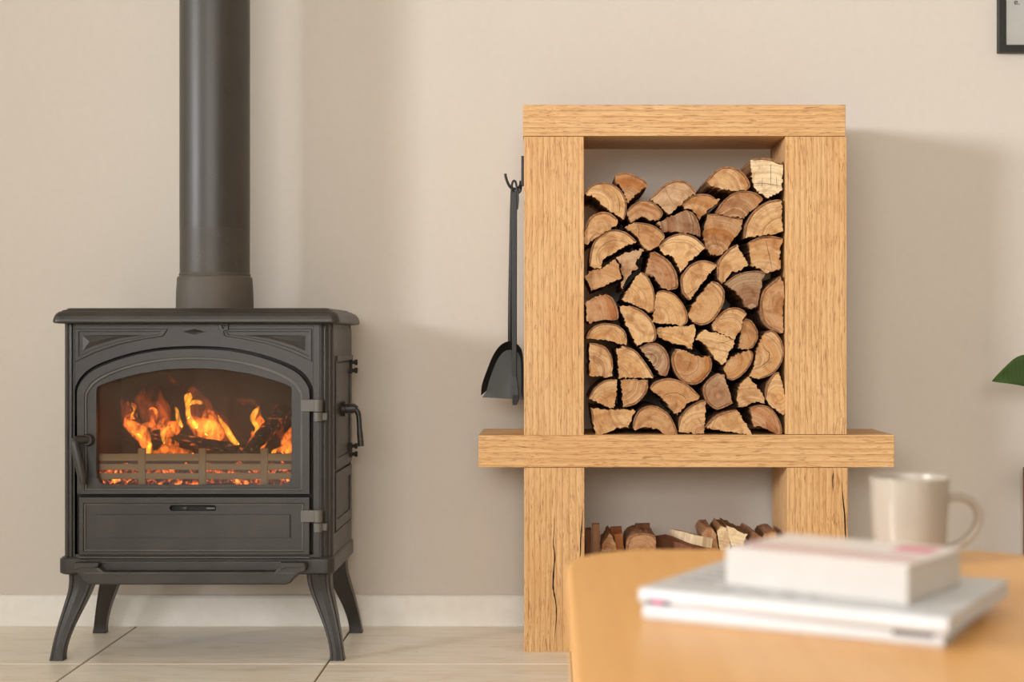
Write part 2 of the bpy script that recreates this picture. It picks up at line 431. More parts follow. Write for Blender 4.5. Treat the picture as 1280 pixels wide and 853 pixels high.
crack(ll, smooth_path([(728.5, 636), (727.5, 655), (726, 672), (725.5, 690), (724, 705)], 4), 0.8)
crack(lr, smooth_path([(1052, 600), (1054, 625), (1056, 645), (1057, 670), (1057.5, 690)], 4), 0.9)
crack(lr, smooth_path([(1042, 588), (1041, 600), (1042, 615)], 4), 0.6)

# ------------------------------------------------------------------ split logs
TONES = {'o': ((237, 193, 135), (150, 84, 38)), 'r': ((226, 172, 120), (150, 84, 44)), 'g': ((232, 192, 150), (130, 82, 54)), 'p': ((248, 226, 188), (200, 150, 100))}
def tone(t, k):
    t = min(1.0, t*1.08 + 0.05)
    a, b = TONES[k]; return tuple(lin(x + (y-x)*t) for x, y in zip(a, b)) + (1.0,)
def resample(pts, closed_edges, step):
    out = []
    for a, b in closed_edges:
        d = math.hypot(b[0]-a[0], b[1]-a[1]); n = max(1, int(d/step))
        for k in range(n): out.append((a[0]+(b[0]-a[0])*k/n, a[1]+(b[1]-a[1])*k/n))
    return out
def make_log(poly, bark, length, pith, col, parent_loc, seed, tilt=0.06, jag=2.0, swell=1.0, lim=None, barkt=3.0):
    """poly in mm (x right, z up), front face at y=0, runs back to y=length; bark = (first,last) outline index"""
    rr = random.Random(seed); n = len(poly)
    ar = sum(poly[i][0]*poly[(i+1)%n][1] - poly[(i+1)%n][0]*poly[i][1] for i in range(n))
    cx = sum(p[0] for p in poly)/n; cz = sum(p[1] for p in poly)/n
    zmin = min(p[1] for p in poly)
    root = empty('firewood_log', parent_loc)
    if bark:
        arc = smooth_path(poly[bark[0]:bark[1]+1], 5)
        rest = [poly[(bark[1]+k) % n] for k in range(0, n - (bark[1]-bark[0]) + 1)]
        rest = rest[:-1] if rest[-1] == poly[bark[0]] else rest
        rest = rest + [poly[bark[0]]]
    else: arc = []; rest = list(poly) + [poly[0]]
    # inward normals for the arc
    def inward(pts, i):
        a, b = pts[max(i-1, 0)], pts[min(i+1, len(pts)-1)]
        tx, tz = b[0]-a[0], b[1]-a[1]; d = math.hypot(tx, tz) or 1
        nx, nz = -tz/d, tx/d
        if ar < 0: nx, nz = -nx, -nz
        return nx, nz
    t0 = barkt * (0.75 + 0.6*rr.random())
    inner = []; outer = []
    ta, tb = rr.uniform(-tilt, tilt), rr.uniform(-tilt, tilt)
    fy = lambda x, z: (ta*(x-cx) + tb*(z-cz)) * 0.001
    for i, p in enumerate(arc):
        nx, nz = inward(arc, i); e = min(1.0, min(i, len(arc)-1-i)/3.0 + 0.15)
        outer.append((p[0] + rr.uniform(-.35, .35), p[1] + rr.uniform(-.35, .35)))
        inner.append((p[0]+nx*(t0+0.5)*e, p[1]+nz*(t0+0.5)*e))
    edges = [(rest[i], rest[i+1]) for i in range(len(rest)-1)]
    jagged = []
    for k, p in enumerate(resample(rest, edges, 3.2)):
        j = jag if k else 0.3
        jagged.append((p[0]+rr.uniform(-j, j), p[1]+rr.uniform(-j, j)))
    outline = (inner[:-1] if bark else []) + jagged
    # body: front outline, slightly rounded edge, side rings back
    px_, pz_ = pith
    m = len(outline); tr = geometry.tessellate_polygon([[Vector((p[0], p[1], 0)) for p in outline]])
    vs = []; ys = [0.0, 0.0015, length*0.45, length]
    for k, y in enumerate(ys):
        for q, (x, z) in enumerate(outline):
            g = 1.0 if k else 0.992
            w = 0.0 if k < 2 else 1.3
            xx = cx + (x-cx)*g + rr.uniform(-w, w) ; zz = cz + (z-cz)*g + rr.uniform(-w, w)
            if k >= 2:      # rough split sides swell a little behind the sawn end
                xx = cx + (xx-cx)*swell; zz = cz + (zz-cz)*swell
                if lim: xx = max(lim[0], min(lim[1], xx)); zz = max(lim[2], zz)
            vs.append(((xx-px_)*0.001, y + (fy(x, z) if k < 2 else 0), (zz-pz_)*0.001))
    fs_cap = [tuple(t) for t in tr] + [tuple(3*m+i for i in reversed(t)) for t in tr]
    fs_side = []
    for k in range(3):
        for q in range(m): fs_side.append((k*m+q, k*m+(q+1)%m, (k+1)*m+(q+1)%m, (k+1)*m+q))
    b = MB(); b.add(vs, fs_cap, 0); b.f += fs_side; b.m += [1]*len(fs_side); b.sm += [False]*len(fs_side)
    wood = b.build('split_wood', [M['end'], M['split']], root)
    wood.location = (px_*0.001 - cx*0.001, 0, (pz_-zmin)*0.001); wood.color = col
    if bark:
        na = len(arc); vs = []
        for y, jit in ((0.0, 0), (length*0.97, 1.2)):
            for (xo, zo), (xi, zi) in zip(outer, inner):
                nx, nz = xi-xo, zi-zo; d = math.hypot(nx, nz) or 1; k = max(0.3, d-0.5)/d
                for x, z in ((xo, zo), (xo+nx*k, zo+nz*k)):
                    vs.append(((x-px_)*0.001, (y - 0.001 + fy(x, z)) if y == 0 else y, (z-pz_)*0.001))
        fs = []; w = 2*na
        for i in range(na-1):
            a = 2*i
            fs += [(a, a+2, a+3, a+1), (w+a, w+a+1, w+a+3, w+a+2), (a, w+a, w+a+2, a+2), (a+1, a+3, w+a+3, w+a+1)]
        fs += [(0, 1, w+1, w), (w-2, 2*w-2, 2*w-1, w-1)]
        bk = MB().add(vs, fs).build('bark', M['bark'], root); bk.location = wood.location
    root.location = (parent_loc[0] + cx*0.001, parent_loc[1], parent_loc[2] + zmin*0.001)
    return root, wood, fy, pith
LOGS = [
 ([(0.9,507.7),(11.5,521.8),(29.1,529.5),(50.3,530.6),(67.9,522.5),(82.0,507.7),(89.0,486.5),(88.3,467.2),(83.7,453.1),(73.2,458.3),(59.1,468.9),(39.7,483.0),(22.1,500.6)],(0, 8),0.18,'o',(32.6, 488.3),'pale half log with swirled heart, top left corner of the pile'),
 ([(65.1,546.5),(76.7,551.8),(96.1,550.7),(111.9,543.6),(126.0,536.6),(133.1,525.3),(113.7,508.4),(90.8,488.3),(81.3,514.7),(67.9,532.4)],(0, 5),0.62,'o',(92.6, 493.6),'reddish brown wedge log standing highest on the left of the pile'),
 ([(89.7,468.9),(101.4,483.7),(124.3,494.3),(145.4,488.3),(161.3,474.2),(164.8,463.6),(156.0,451.3),(138.4,452.0),(127.8,460.1),(117.2,458.3),(99.6,447.8),(93.3,454.8)],(0, 6),0.55,'o',(127.8, 444.2),'small brown log with a pale lower edge under the highest left wedge'),
 ([(138.4,497.1),(156.0,516.5),(175.4,530.6),(194.8,536.6),(215.9,532.4),(230.0,520.0),(234.3,509.5),(219.5,500.6),(198.3,481.3),(178.9,462.6),(163.1,477.7)],(0, 6),0.3,'g',(180.7, 468.9),'pinkish pale fan-shaped log in the middle of the top row'),
 ([(256.5,532.4),(268.8,550.0),(286.4,562.3),(307.6,564.1),(328.7,555.3),(342.8,539.4),(348.1,523.6),(342.1,515.5),(314.6,514.0),(286.4,517.6),(261.7,525.3)],(0, 7),0.25,'o',(289.9, 517.6),'dome-shaped ringed half log on top, beside the pale cracked block'),
 ([(350.6,580.3),(371.0,583.5),(395.7,580.0),(417.5,568.3),(416.1,539.4),(415.1,513.0),(385.1,497.8),(357.6,517.6),(351.6,542.9)],(0, 3),0.06,'p',(385.1, 461.9),'very pale block-shaped log with dark cracks in the top right corner'),
 ([(204.6,485.8),(223.0,502.4),(244.1,507.7),(265.3,505.9),(277.6,496.4),(286.4,497.1),(281.1,488.3),(261.7,474.2),(242.4,453.1),(237.1,465.4),(226.5,474.2),(212.4,476.7)],(0, 4),0.38,'o',(240.6, 454.8),'small orange fan-shaped log just right of the pinkish fan'),
 ([(152.5,447.1),(184.2,461.9),(215.9,473.2),(230.0,465.4),(238.8,451.3),(243.1,433.7),(243.4,416.8),(226.5,423.1),(194.8,426.6),(166.6,428.4)],(2, 6),0.75,'g',(156.0, 444.2),'dark brown pointed wedge log below the pinkish fan-shaped log'),
 ([(275.8,468.9),(289.9,490.1),(311.1,507.7),(335.8,514.0),(360.4,509.5),(375.2,497.8),(365.7,483.0),(349.9,470.7),(335.8,456.6),(321.7,458.3),(300.5,460.1),(286.4,465.4)],(0, 5),0.62,'o',(321.7, 454.8),'mottled brown half log under the dome-shaped ringed half log'),
 ([(260.0,465.4),(282.9,466.1),(307.6,461.9),(334.0,454.8),(330.5,433.7),(321.7,419.6),(311.1,409.0),(298.8,387.9),(282.9,379.0),(265.3,380.8),(254.7,398.4),(249.4,419.6),(254.7,444.2)],(0, 3),0.58,'o',(282.9, 391.4),'ragged brown log with a torn lower right side, under the mottled half log'),
 ([(335.8,414.3),(337.5,440.7),(353.4,468.9),(378.1,488.3),(402.7,495.4),(413.3,493.6),(415.1,461.9),(416.8,426.6),(395.7,423.1),(367.5,419.6)],(0, 5),0.2,'o',(420.4, 419.6),'pale quarter log against the right panel, second from the top'),
 ([(0.9,402.0),(0.2,426.6),(8.0,451.3),(22.1,464.7),(39.7,469.6),(57.3,465.4),(70.7,453.1),(67.9,440.7),(46.7,428.4),(22.1,414.3),(9.7,402.0)],(1, 6),0.35,'o',(36.2, 412.5),'tan half log against the left panel, just below the top left log'),
 ([(11.5,356.1),(13.3,384.3),(22.1,409.0),(39.7,426.6),(60.8,433.0),(85.5,428.4),(103.1,416.1),(110.9,407.2),(89.0,398.4),(64.4,384.3),(39.7,370.2),(36.2,352.6),(23.8,350.8)],(0, 7),0.24,'o',(59.1, 380.8),'large half log with a dark ring, third down on the left'),
 ([(85.5,437.2),(103.1,447.1),(124.3,446.0),(145.4,440.7),(163.1,428.4),(169.4,417.8),(156.0,398.4),(138.4,387.9),(124.3,394.9),(111.9,416.1)],(1, 5),0.4,'o',(124.3, 384.3),'orange quarter log with loose bark right of the large dark-ringed half'),
 ([(156.0,398.4),(170.1,412.5),(191.3,422.4),(212.4,423.8),(233.6,416.1),(249.4,402.0),(254.0,394.9),(237.1,379.0),(219.5,363.2),(203.6,343.8),(194.8,359.7),(184.2,377.3),(166.6,380.8)],(0, 6),0.14,'o',(203.6, 356.1),'pale fan-shaped log with a ragged left edge below the dark pointed wedge'),
 ([(346.3,406.5),(367.5,417.1),(395.7,419.6),(419.0,413.6),(411.6,394.2),(412.3,350.1),(384.1,341.3),(368.2,351.9),(350.6,357.2)],(0, 3),0.33,'o',(381.6, 327.9),'squarish log with one long slanting crack against the right panel'),
 ([(281.1,327.9),(278.7,356.1),(289.9,377.3),(307.6,394.9),(321.7,402.0),(327.0,391.4),(344.6,358.9),(328.7,347.3),(311.1,343.8),(297.0,327.9),(289.2,319.1)],(0, 4),0.24,'o',(335.8, 342.0),'light quarter log left of the squarish cracked log'),
 ([(2.2,332.5),(11.0,346.7),(35.8,350.2),(64.0,369.6),(74.5,355.4),(78.0,329.2),(58.5,322.5),(42.8,313.3),(16.4,304.6)],None,0.45,'o',(33.4, 275.7),'tan barkless chunk at the left below the large dark-ringed half'),
 ([(67.5,373.1),(90.4,385.5),(122.1,392.5),(125.6,389.0),(115.1,373.1),(108.0,363.4),(113.3,352.0),(101.0,344.9),(90.4,329.1),(81.6,309.7),(78.0,318.5),(83.3,332.6),(78.0,346.7),(78.0,360.8)],None,0.33,'g',(90.4, 424.3),'narrow splintered wedge with torn edges between the tan chunk and the reddish half'),
 ([(139.4,383.7),(148.2,388.2),(160.6,380.2),(174.6,371.3),(185.3,359.1),(194.0,343.2),(197.7,325.5),(195.8,310.0),(183.5,306.5),(167.6,308.1),(160.6,315.3),(153.6,324.2),(146.5,334.4),(130.7,337.9),(132.3,353.8)],(1, 8),0.62,'r',(137.0, 322.5),'reddish brown half log with bark on its right, near the pile centre'),
 ([(221.4,284.4),(215.2,288.7),(206.4,301.1),(202.9,319.2),(203.7,332.5),(211.7,346.7),(223.9,359.1),(241.6,367.0),(259.3,367.0),(277.4,360.1),(279.1,357.6),(265.7,342.6),(249.0,322.5),(230.6,295.8)],(0, 9),0.28,'o',(250.7, 322.5),'pale golden half log with thin bark leaning right of the reddish half'),
 ([(78.7,287.0),(94.3,309.7),(110.8,334.3),(119.0,343.4),(131.3,336.4),(143.7,313.8),(148.6,289.1),(147.0,262.4),(135.5,258.2),(110.8,272.6),(88.2,280.9)],(3, 8),0.24,'o',(86.1, 280.9),'pale speckled quarter log pointing left, below the narrow splintered wedge'),
 ([(218.5,254.1),(225.9,272.6),(246.5,301.4),(267.1,324.0),(281.5,319.9),(293.8,303.5),(292.6,280.9),(283.5,260.3),(267.1,239.7),(246.5,231.5),(230.1,237.7),(221.8,243.8)],(3, 10),0.36,'o',(242.4, 276.8),'tan half log leaning left with bark at its lower right, in the centre'),
 ([(294.1,318.3),(311.0,332.5),(328.7,341.4),(351.6,345.7),(369.1,344.9),(379.7,338.7),(373.5,325.8),(369.3,297.4),(363.9,272.9),(349.7,264.0),(339.2,271.2),(335.7,281.7),(323.3,297.6),(297.4,317.0)],(0, 5),0.8,'g',(357.6, 267.4),'darkest brown fan-shaped log right of centre'),
 ([(410.2,335.0),(394.4,322.5),(379.3,309.1),(371.0,292.4),(368.5,274.0),(371.0,250.7),(379.3,233.9),(391.0,223.9),(412.7,214.7),(419.4,218.9),(416.9,250.7),(418.6,284.1),(419.4,317.5)],(0, 8),0.55,'o',(426.1, 275.7),'tall brown half log with its flat side against the right panel'),
 ([(3.0,280.9),(26.5,293.2),(45.0,297.3),(59.4,289.1),(69.7,268.5),(71.7,245.9),(57.3,241.8),(36.8,243.8),(12.1,236.4),(5.9,239.7)],(2, 6),0.52,'r',(-4.4, 256.2),'brown block with grey bark on its right, halfway down the left panel'),
 ([(72.9,272.6),(94.3,273.5),(119.0,264.4),(139.6,245.9),(149.9,223.3),(151.1,204.8),(143.7,196.6),(123.1,194.5),(110.8,187.1),(100.5,206.8),(88.2,235.6),(81.2,252.1)],(1, 6),0.2,'o',(90.2, 202.7),'pale quarter log with fine rings below the pale speckled quarter'),
 ([(142.9,237.7),(147.8,268.5),(152.7,301.4),(166.3,304.7),(188.9,297.3),(207.4,276.8),(216.5,254.1),(215.7,237.7),(205.4,230.7),(180.7,234.8)],(2, 8),0.24,'o',(154.0, 245.9),'ringed log with an orange heart at the pile centre'),
 ([(151.9,223.3),(160.1,227.4),(197.2,229.5),(232.1,232.7),(234.2,219.2),(225.9,180.1),(213.6,188.3),(188.9,192.4),(160.1,206.8),(152.7,213.0)],None,0.12,'o',(156.0, 95.8),'pale barkless trapezoid piece under the orange-hearted ringed log'),
 ([(232.9,202.7),(250.6,222.5),(279.4,215.1),(316.4,200.7),(312.3,184.2),(304.1,178.0),(300.0,161.6),(291.7,149.3),(277.3,157.5),(267.1,169.8),(258.0,190.4)],None,0.14,'o',(250.6, 54.7),'pale barkless T-shaped piece right of the trapezoid piece'),
 ([(267.1,229.5),(277.3,248.0),(295.9,264.4),(316.4,269.3),(332.9,264.4),(341.1,256.2),(332.9,241.8),(328.8,223.3),(316.4,202.7),(295.9,210.9),(271.2,221.2)],(1, 5),0.3,'o',(308.2, 219.2),'tan quarter log with peeling bark on top, above the T-shaped piece'),
 ([(325.5,182.2),(327.9,210.9),(332.0,239.7),(341.1,245.9),(353.4,239.7),(363.7,223.3),(365.8,206.8),(357.5,188.3),(345.2,180.1)],(2, 8),0.5,'o',(330.8, 206.8),'small brown half log with its flat side left, beside the T-shaped piece'),
 ([(3.9,204.8),(10.0,219.2),(24.4,231.5),(45.0,236.4),(69.7,232.3),(86.1,219.2),(90.2,202.7),(88.2,190.4),(69.7,194.5),(40.9,200.7),(20.3,202.7)],(0, 6),0.3,'o',(49.1, 194.5),'low flat half log with bark on top against the left panel'),
 ([(10.0,126.6),(12.1,161.6),(11.3,194.5),(32.6,192.4),(49.1,182.2),(59.4,161.6),(60.6,141.0),(57.3,122.5),(32.6,124.6)],(2, 6),0.4,'o',(12.1, 136.9),'quarter log with a loose bark strip under the low flat half log'),
 ([(67.6,182.2),(84.1,188.3),(106.7,180.1),(123.1,161.6),(139.6,136.9),(145.7,122.5),(127.2,120.5),(98.4,121.7),(73.8,121.7),(71.7,149.3)],(1, 5),0.24,'o',(71.7, 120.5),'pale triangular quarter log with straight base, third row from the bottom'),
 ([(117.0,186.3),(131.3,193.7),(151.9,194.5),(168.4,184.2),(178.6,165.7),(179.9,145.1),(174.5,126.6),(160.1,126.6),(147.8,145.1),(131.3,165.7)],(1, 6),0.55,'g',(143.7, 165.7),'greyish pink half log right of the pale triangular quarter'),
 ([(263.0,167.8),(267.9,151.3),(263.0,132.8),(246.5,114.3),(230.1,107.3),(209.5,112.2),(193.0,128.7),(184.8,149.3),(184.0,165.7),(193.0,182.2),(207.4,181.3),(225.9,169.8),(246.5,165.7)],(0, 9),0.5,'o',(217.7, 161.6),'large nearly round log with a notched top, low in the centre'),
 ([(293.8,145.1),(300.0,157.5),(320.5,171.9),(349.3,178.9),(355.5,169.8),(349.3,149.3),(332.9,128.7),(312.3,116.4),(300.0,120.5),(295.9,132.8)],(3, 8),0.4,'o',(308.2, 161.6),'tan log with bark at its lower right, below the small flat-sided half'),
 ([(347.3,124.6),(357.5,149.3),(359.6,169.8),(367.8,194.5),(378.1,215.1),(394.6,221.2),(411.0,206.8),(419.2,182.2),(417.2,161.6),(406.9,141.0),(390.4,126.6),(365.8,118.4)],(4, 11),0.3,'o',(365.8, 165.7),'large half log with a wavy dark ring against the right panel'),
 ([(10.0,79.3),(22.4,99.9),(45.0,116.4),(69.7,118.4),(68.8,87.6),(62.7,56.7),(40.9,64.9)],(0, 3),0.3,'o',(69.7, 58.8),'quarter log with thick curved bark, second row from the bottom at far left'),
 ([(77.9,117.2),(106.7,118.4),(134.6,117.2),(133.4,95.8),(123.1,79.3),(106.7,64.9),(82.0,58.8)],(2, 6),0.4,'o',(79.9, 116.4),'tan quarter log with bark below right, under the pale triangular quarter'),
 ([(138.8,99.9),(147.8,112.2),(172.5,120.5),(197.2,117.2),(221.8,104.0),(242.4,83.5),(238.3,75.2),(217.7,69.1),(205.4,54.7),(195.1,43.1),(180.7,58.8),(164.2,79.3),(147.8,91.7)],(0, 5),0.45,'o',(188.9, 58.8),'orange fan-shaped log with a bold curved ring, second row from the bottom'),
 ([(291.7,129.5),(304.1,95.8),(312.3,69.1),(295.9,60.8),(277.3,55.5),(260.9,67.0),(251.4,83.5),(250.6,104.0),(263.0,120.5),(279.4,130.7)],(2, 9),0.58,'g',(287.6, 91.7),'smooth greyish pink half log tilted left, second row from the bottom'),
 ([(320.5,79.3),(324.6,104.0),(343.2,124.6),(357.5,112.2),(371.9,91.7),(380.2,75.2),(378.1,67.0),(361.7,71.1),(341.1,62.9),(324.6,58.8)],None,0.28,'o',(353.4, 46.4),'pale torn wedge with a splintered left side, second row from the bottom'),
 ([(380.2,79.3),(380.2,95.8),(388.4,116.4),(398.7,130.7),(409.0,134.0),(415.1,112.2),(423.4,79.3),(424.2,58.8),(419.2,43.1),(406.9,50.6),(390.4,62.9)],(0, 4),0.18,'o',(415.1, 87.6),'tall pale log with a small dark knot against the right panel near the bottom'),
 ([(18.2,25.9),(14.1,58.8),(36.8,54.7),(73.8,54.7),(108.7,53.8),(102.6,38.2),(92.3,17.6),(69.7,15.6),(40.9,3.3),(26.5,0.4)],(0, 1),0.24,'o',(106.7, 58.8),'wide pale piece with bark on its left, bottom left corner'),
 ([(102.6,17.6),(106.7,38.2),(119.0,54.7),(139.6,62.9),(160.1,58.8),(180.7,42.3),(193.0,17.6),(197.2,2.0),(168.4,2.0),(156.0,13.5),(135.5,17.6),(119.0,15.6),(106.7,10.2)],(0, 7),0.46,'o',(147.8, 13.5),'arched brown half log with a pale core in the bottom row'),
 ([(199.2,17.6),(201.3,38.2),(217.7,58.8),(242.4,73.2),(255.6,75.2),(255.6,46.4),(252.7,3.3),(225.9,5.3),(200.4,8.6)],(0, 4),0.26,'o',(256.8, 5.3),'pale quarter log in the middle of the bottom row'),
 ([(252.7,17.6),(271.2,38.2),(295.9,50.6),(320.5,54.7),(330.8,38.2),(341.1,21.8),(351.4,1.2),(312.3,7.4),(275.3,13.5)],(0, 3),0.2,'o',(337.0, 1.2),'low pale wedge with bark on top in the bottom row'),
 ([(347.3,58.8),(369.9,64.9),(390.4,58.8),(406.9,38.2),(415.1,13.5),(413.1,2.0),(398.7,5.3),(378.1,17.6),(355.5,19.7),(351.4,38.2)],(0, 5),0.5,'r',(353.4, 13.5),'brown half log at the bottom right corner of the pile'),
]

OX, OZ = wx(730, DR), wz(545, DR)
LOGOBJ = []
for k, (poly, bark, tn, tint, pith, lab) in enumerate(LOGS):
    fr = rnd.uniform(0.004, 0.018)
    root, wood, fy, _ = make_log(poly, bark, rnd.uniform(0.238, 0.248), pith, tone(tn, tint), (OX, YR + fr, OZ), 100+k, lim=(1.5, 418.5, 1.0))
    tag(root, lab, 'log', 'split logs stacked in the oak rack'); LOGOBJ.append((root, wood, fy, pith))
def log_crack(k, pts, w):
    """dark drying crack on a sawn end; pts in mm like the outlines"""
    root, wood, fy, pith = LOGOBJ[k]; c = MB(); n = len(pts); A = []; B = []
    for i, (x, z) in enumerate(pts):
        a, b = pts[max(i-1, 0)], pts[min(i+1, n-1)]; tx, tz = b[0]-a[0], b[1]-a[1]; d = math.hypot(tx, tz)
        hw = w * (0.35 + 0.65*math.sin(math.pi*(i+0.2)/(n-0.6)))
        for lst, s in ((A, 1), (B, -1)):
            xx, zz = x - tz/d*hw*s, z + tx/d*hw*s
            lst.append(((xx-pith[0])*0.001, fy(xx, zz) - 0.0003, (zz-pith[1])*0.001))
    vs = A + B + [(x, y+0.001, z) for x, y, z in A] + [(x, y+0.001, z) for x, y, z in B]; fs = []
    for i in range(n-1): fs += [(i, n+i, n+i+1, i+1), (2*n+i, i, i+1, 2*n+i+1), (n+i, 3*n+i, 3*n+i+1, n+i+1)]
    o = c.add(vs, fs).build('crack', M['crack'], root); o.location = wood.location
def pp(*p): return [((x-730)*1.671, (545-y)*1.671) for x, y in p]
log_crack(5, pp((942, 228.5), (950, 227.8), (958, 228.3), (966, 229.5), (978, 231.5)), 0.45)
log_crack(5, pp((964.7, 204), (964.6, 212), (964.5, 222), (964.6, 231)), 0.45)
log_crack(5, pp((954, 221), (953.8, 226), (953.5, 232)), 0.35)
log_crack(5, pp((971.5, 220), (971.8, 227), (972.3, 235)), 0.4)
log_crack(15, pp((959, 300), (961, 310), (964, 322), (967, 338)), 0.45)
log_crack(9, pp((893, 290), (896, 300), (900, 310)), 0.3)
log_crack(13, pp((797, 281), (799, 287), (798, 293), (800, 297)), 0.4)
log_crack(20, pp((864, 338), (870, 343), (876, 348)), 0.3)
log_crack(20, pp((859.5, 368), (866, 363), (871, 359)), 0.35)
log_crack(29, pp((888, 426), (896, 429), (905, 428), (915, 424.5)), 0.35)
log_crack(28, pp((853, 409), (854, 416), (851, 423)), 0.3)
log_crack(35, pp((806, 444), (814, 443), (822, 441)), 0.35)
log_crack(35, pp((829, 439), (827, 445), (822, 452)), 0.3)
log_crack(36, pp((864, 447), (863, 455), (859, 463)), 0.35)
log_crack(38, pp((954, 430), (957, 436), (963, 441), (962, 450), (954, 457), (945, 460)), 0.6)
log_crack(38, pp((945, 461), (955, 459), (965, 452)), 0.3)
log_crack(41, pp((827, 496), (836, 491.5), (847, 491), (855, 495), (860, 501)), 0.5)
log_crack(47, pp((874, 523), (877, 529), (881, 536)), 0.35)
log_crack(39, pp((750, 495), (757, 498), (764, 494)), 0.3)
log_crack(33, pp((737, 455), (738, 461), (737.5, 467)), 0.6)
log_crack(0, pp((769, 240), (773, 247), (775, 256), (774, 266)), 0.4)
log_crack(12, pp((745, 325), (749, 311), (757, 303), (768, 299), (780, 301), (788, 304)), 0.35)
log_crack(3, pp((830, 231), (834, 240), (839, 249), (845, 257)), 0.3)
log_crack(23, pp((939, 386), (944, 384), (949, 381)), 0.5)

# ------------------------------------------------------------------ cast iron stove (local origin: floor, centre of the front)
DS = 2.89; SS = DS / FPX
stove = tag(empty('wood_stove', (wx(246, DS), wy(DS), 0)), 'black cast iron wood stove on four curved legs with a lit glass door', 'stove')
sx = lambda px: (px - 246.0) * SS
sz = lambda py: CAM_Z - (py - 426.0) * SS
SP = lambda pts: [(sx(x), sz(y)) for x, y in pts]
def arch(half, cxp=242.5, sub=5):
    """half outline from lower right up to the crown, mirrored -> closed loop"""
    body = smooth_path(half[1:], sub)
    right = [half[0]] + body
    left = [(-dx, y) for dx, y in reversed(right[:-1])]
    return [(sx(cxp + dx), sz(y)) for dx, y in right + left]
A_OPEN = arch([(149, 693), (149, 520), (149, 490), (146, 478), (138, 467), (126, 458), (105, 449), (75, 440), (40, 434), (0, 432)])
A_DOOR = arch([(145, 617), (145, 525), (145, 492), (142, 481), (134, 470), (122, 461.5), (103, 453), (74, 444), (40, 438), (0, 436)])
A_RIDGE = arch([(136, 612.5), (136, 525), (136, 495), (133, 486), (126, 477), (115, 469.5), (98, 462), (72, 454), (38, 448), (0, 446)])
A_RIDGE2 = arch([(133.5, 610.5), (133.5, 525), (133.5, 496), (130.5, 488), (124, 480), (113, 472.5), (97, 465), (71, 457), (38, 451), (0, 449)])
gh = [(110, 606), (117.5, 603.5), (121, 598), (122, 590), (122, 540), (122, 487), (121, 483.5), (114, 480), (98, 474.5), (70, 467), (35, 461.5), (0, 460)]
A_GLASS = [(sx(242.5 + dx), sz(y)) for dx, y in gh + [(-dx, y) for dx, y in reversed(gh[:-1])]]

YB = 0.29
IR = M['iron']
# front casting with its arched opening
MB().plate(SP([(92, 697), (399, 697), (399, 404), (92, 404)]), [A_OPEN], 0.0, 0.014).build('front_plate', IR, stove, 0.0012)
# rounded, fluted corner columns (plan outline extruded upward)
def column(side):
    base = 77.0 if side < 0 else 415.0
    inner = 93.5 if side < 0 else 391.5
    w = abs(inner - base) * SS
    plan = []
    for k in range(0, 25):
        t = k / 24; a = t * math.pi / 2
        r = 0.0030 * (1 if (k % 6) in (2, 3) else 0)
        plan.append((w * (1 - math.sin(a)) + r * math.sin(a), 0.022 * (1 - math.cos(a)) + r * math.cos(a)))
    # plan: (distance from the outer edge, depth) going inner front -> outer side
    plan = [(w, -0.001)] + plan + [(0.0, 0.034), (w, 0.034)]
    rg = []
    for py in (697.5, 404):
        rg.append([(sx(base) - side * d, y, sz(py)) for d, y in plan])
    return MB().rings(rg).build('corner_column', IR, stove)
column(-1); column(1)
# side walls, back and floor of the body
MB().box(sx(77), sx(77) + 0.008, 0.033, YB, sz(697), sz(404)).build('side_wall', IR, stove, 0.001)
MB().box(sx(415) - 0.010, sx(415) - 0.004, 0.033, YB, sz(697), sz(404)).build('side_wall', IR, stove, 0.001)
MB().box(sx(79), sx(413), YB - 0.008, YB, sz(697), sz(404)).build('back_wall', M['iron_dark'], stove)
# right side: frames, loading door and lower panel (outlines in depth y and height)
def side_plate(name, y0, y1, pa, pb, x0, x1, hole=None, mat=IR, parent=stove):
    """rectangle on the right flank from depth y0..y1, sides from x0 to x1 out of the flank"""
    xf = Matrix.Translation((sx(415), 0, 0)) @ Matrix.Rotation(R(90), 4, 'Z')
    out = [(y0, sz(pb)), (y1, sz(pb)), (y1, sz(pa)), (y0, sz(pa))]
    hs = [[(y0+hole, sz(pb)+hole), (y1-hole, sz(pb)+hole), (y1-hole, sz(pa)-hole), (y0+hole, sz(pa)-hole)]] if hole else []
    m = MB(); m.plate(out, hs, -x1, -x0, 0, xf); return m.build(name, mat, parent, 0.0009)
side_plate('side_frame', 0.036, YB-0.002, 410, 452, -0.006, -0.001)
side_plate('side_ledge', 0.05, YB-0.012, 445, 452, -0.004, 0.004)
sd = side_plate('side_door', 0.05, YB-0.012, 454, 590, -0.006, 0.001, 0.022)
side_plate('door_panel', 0.07, YB-0.032, 466, 578, -0.007, -0.002, None, IR, sd)
side_plate('lower_panel_frame', 0.05, YB-0.012, 594, 668, -0.006, 0.001, 0.022)
side_plate('lower_panel', 0.075, YB-0.037, 606, 656, -0.007, -0.002)
side_plate('side_sill', 0.036, YB-0.002, 670, 697, -0.006, -0.001)
hx = sx(415)
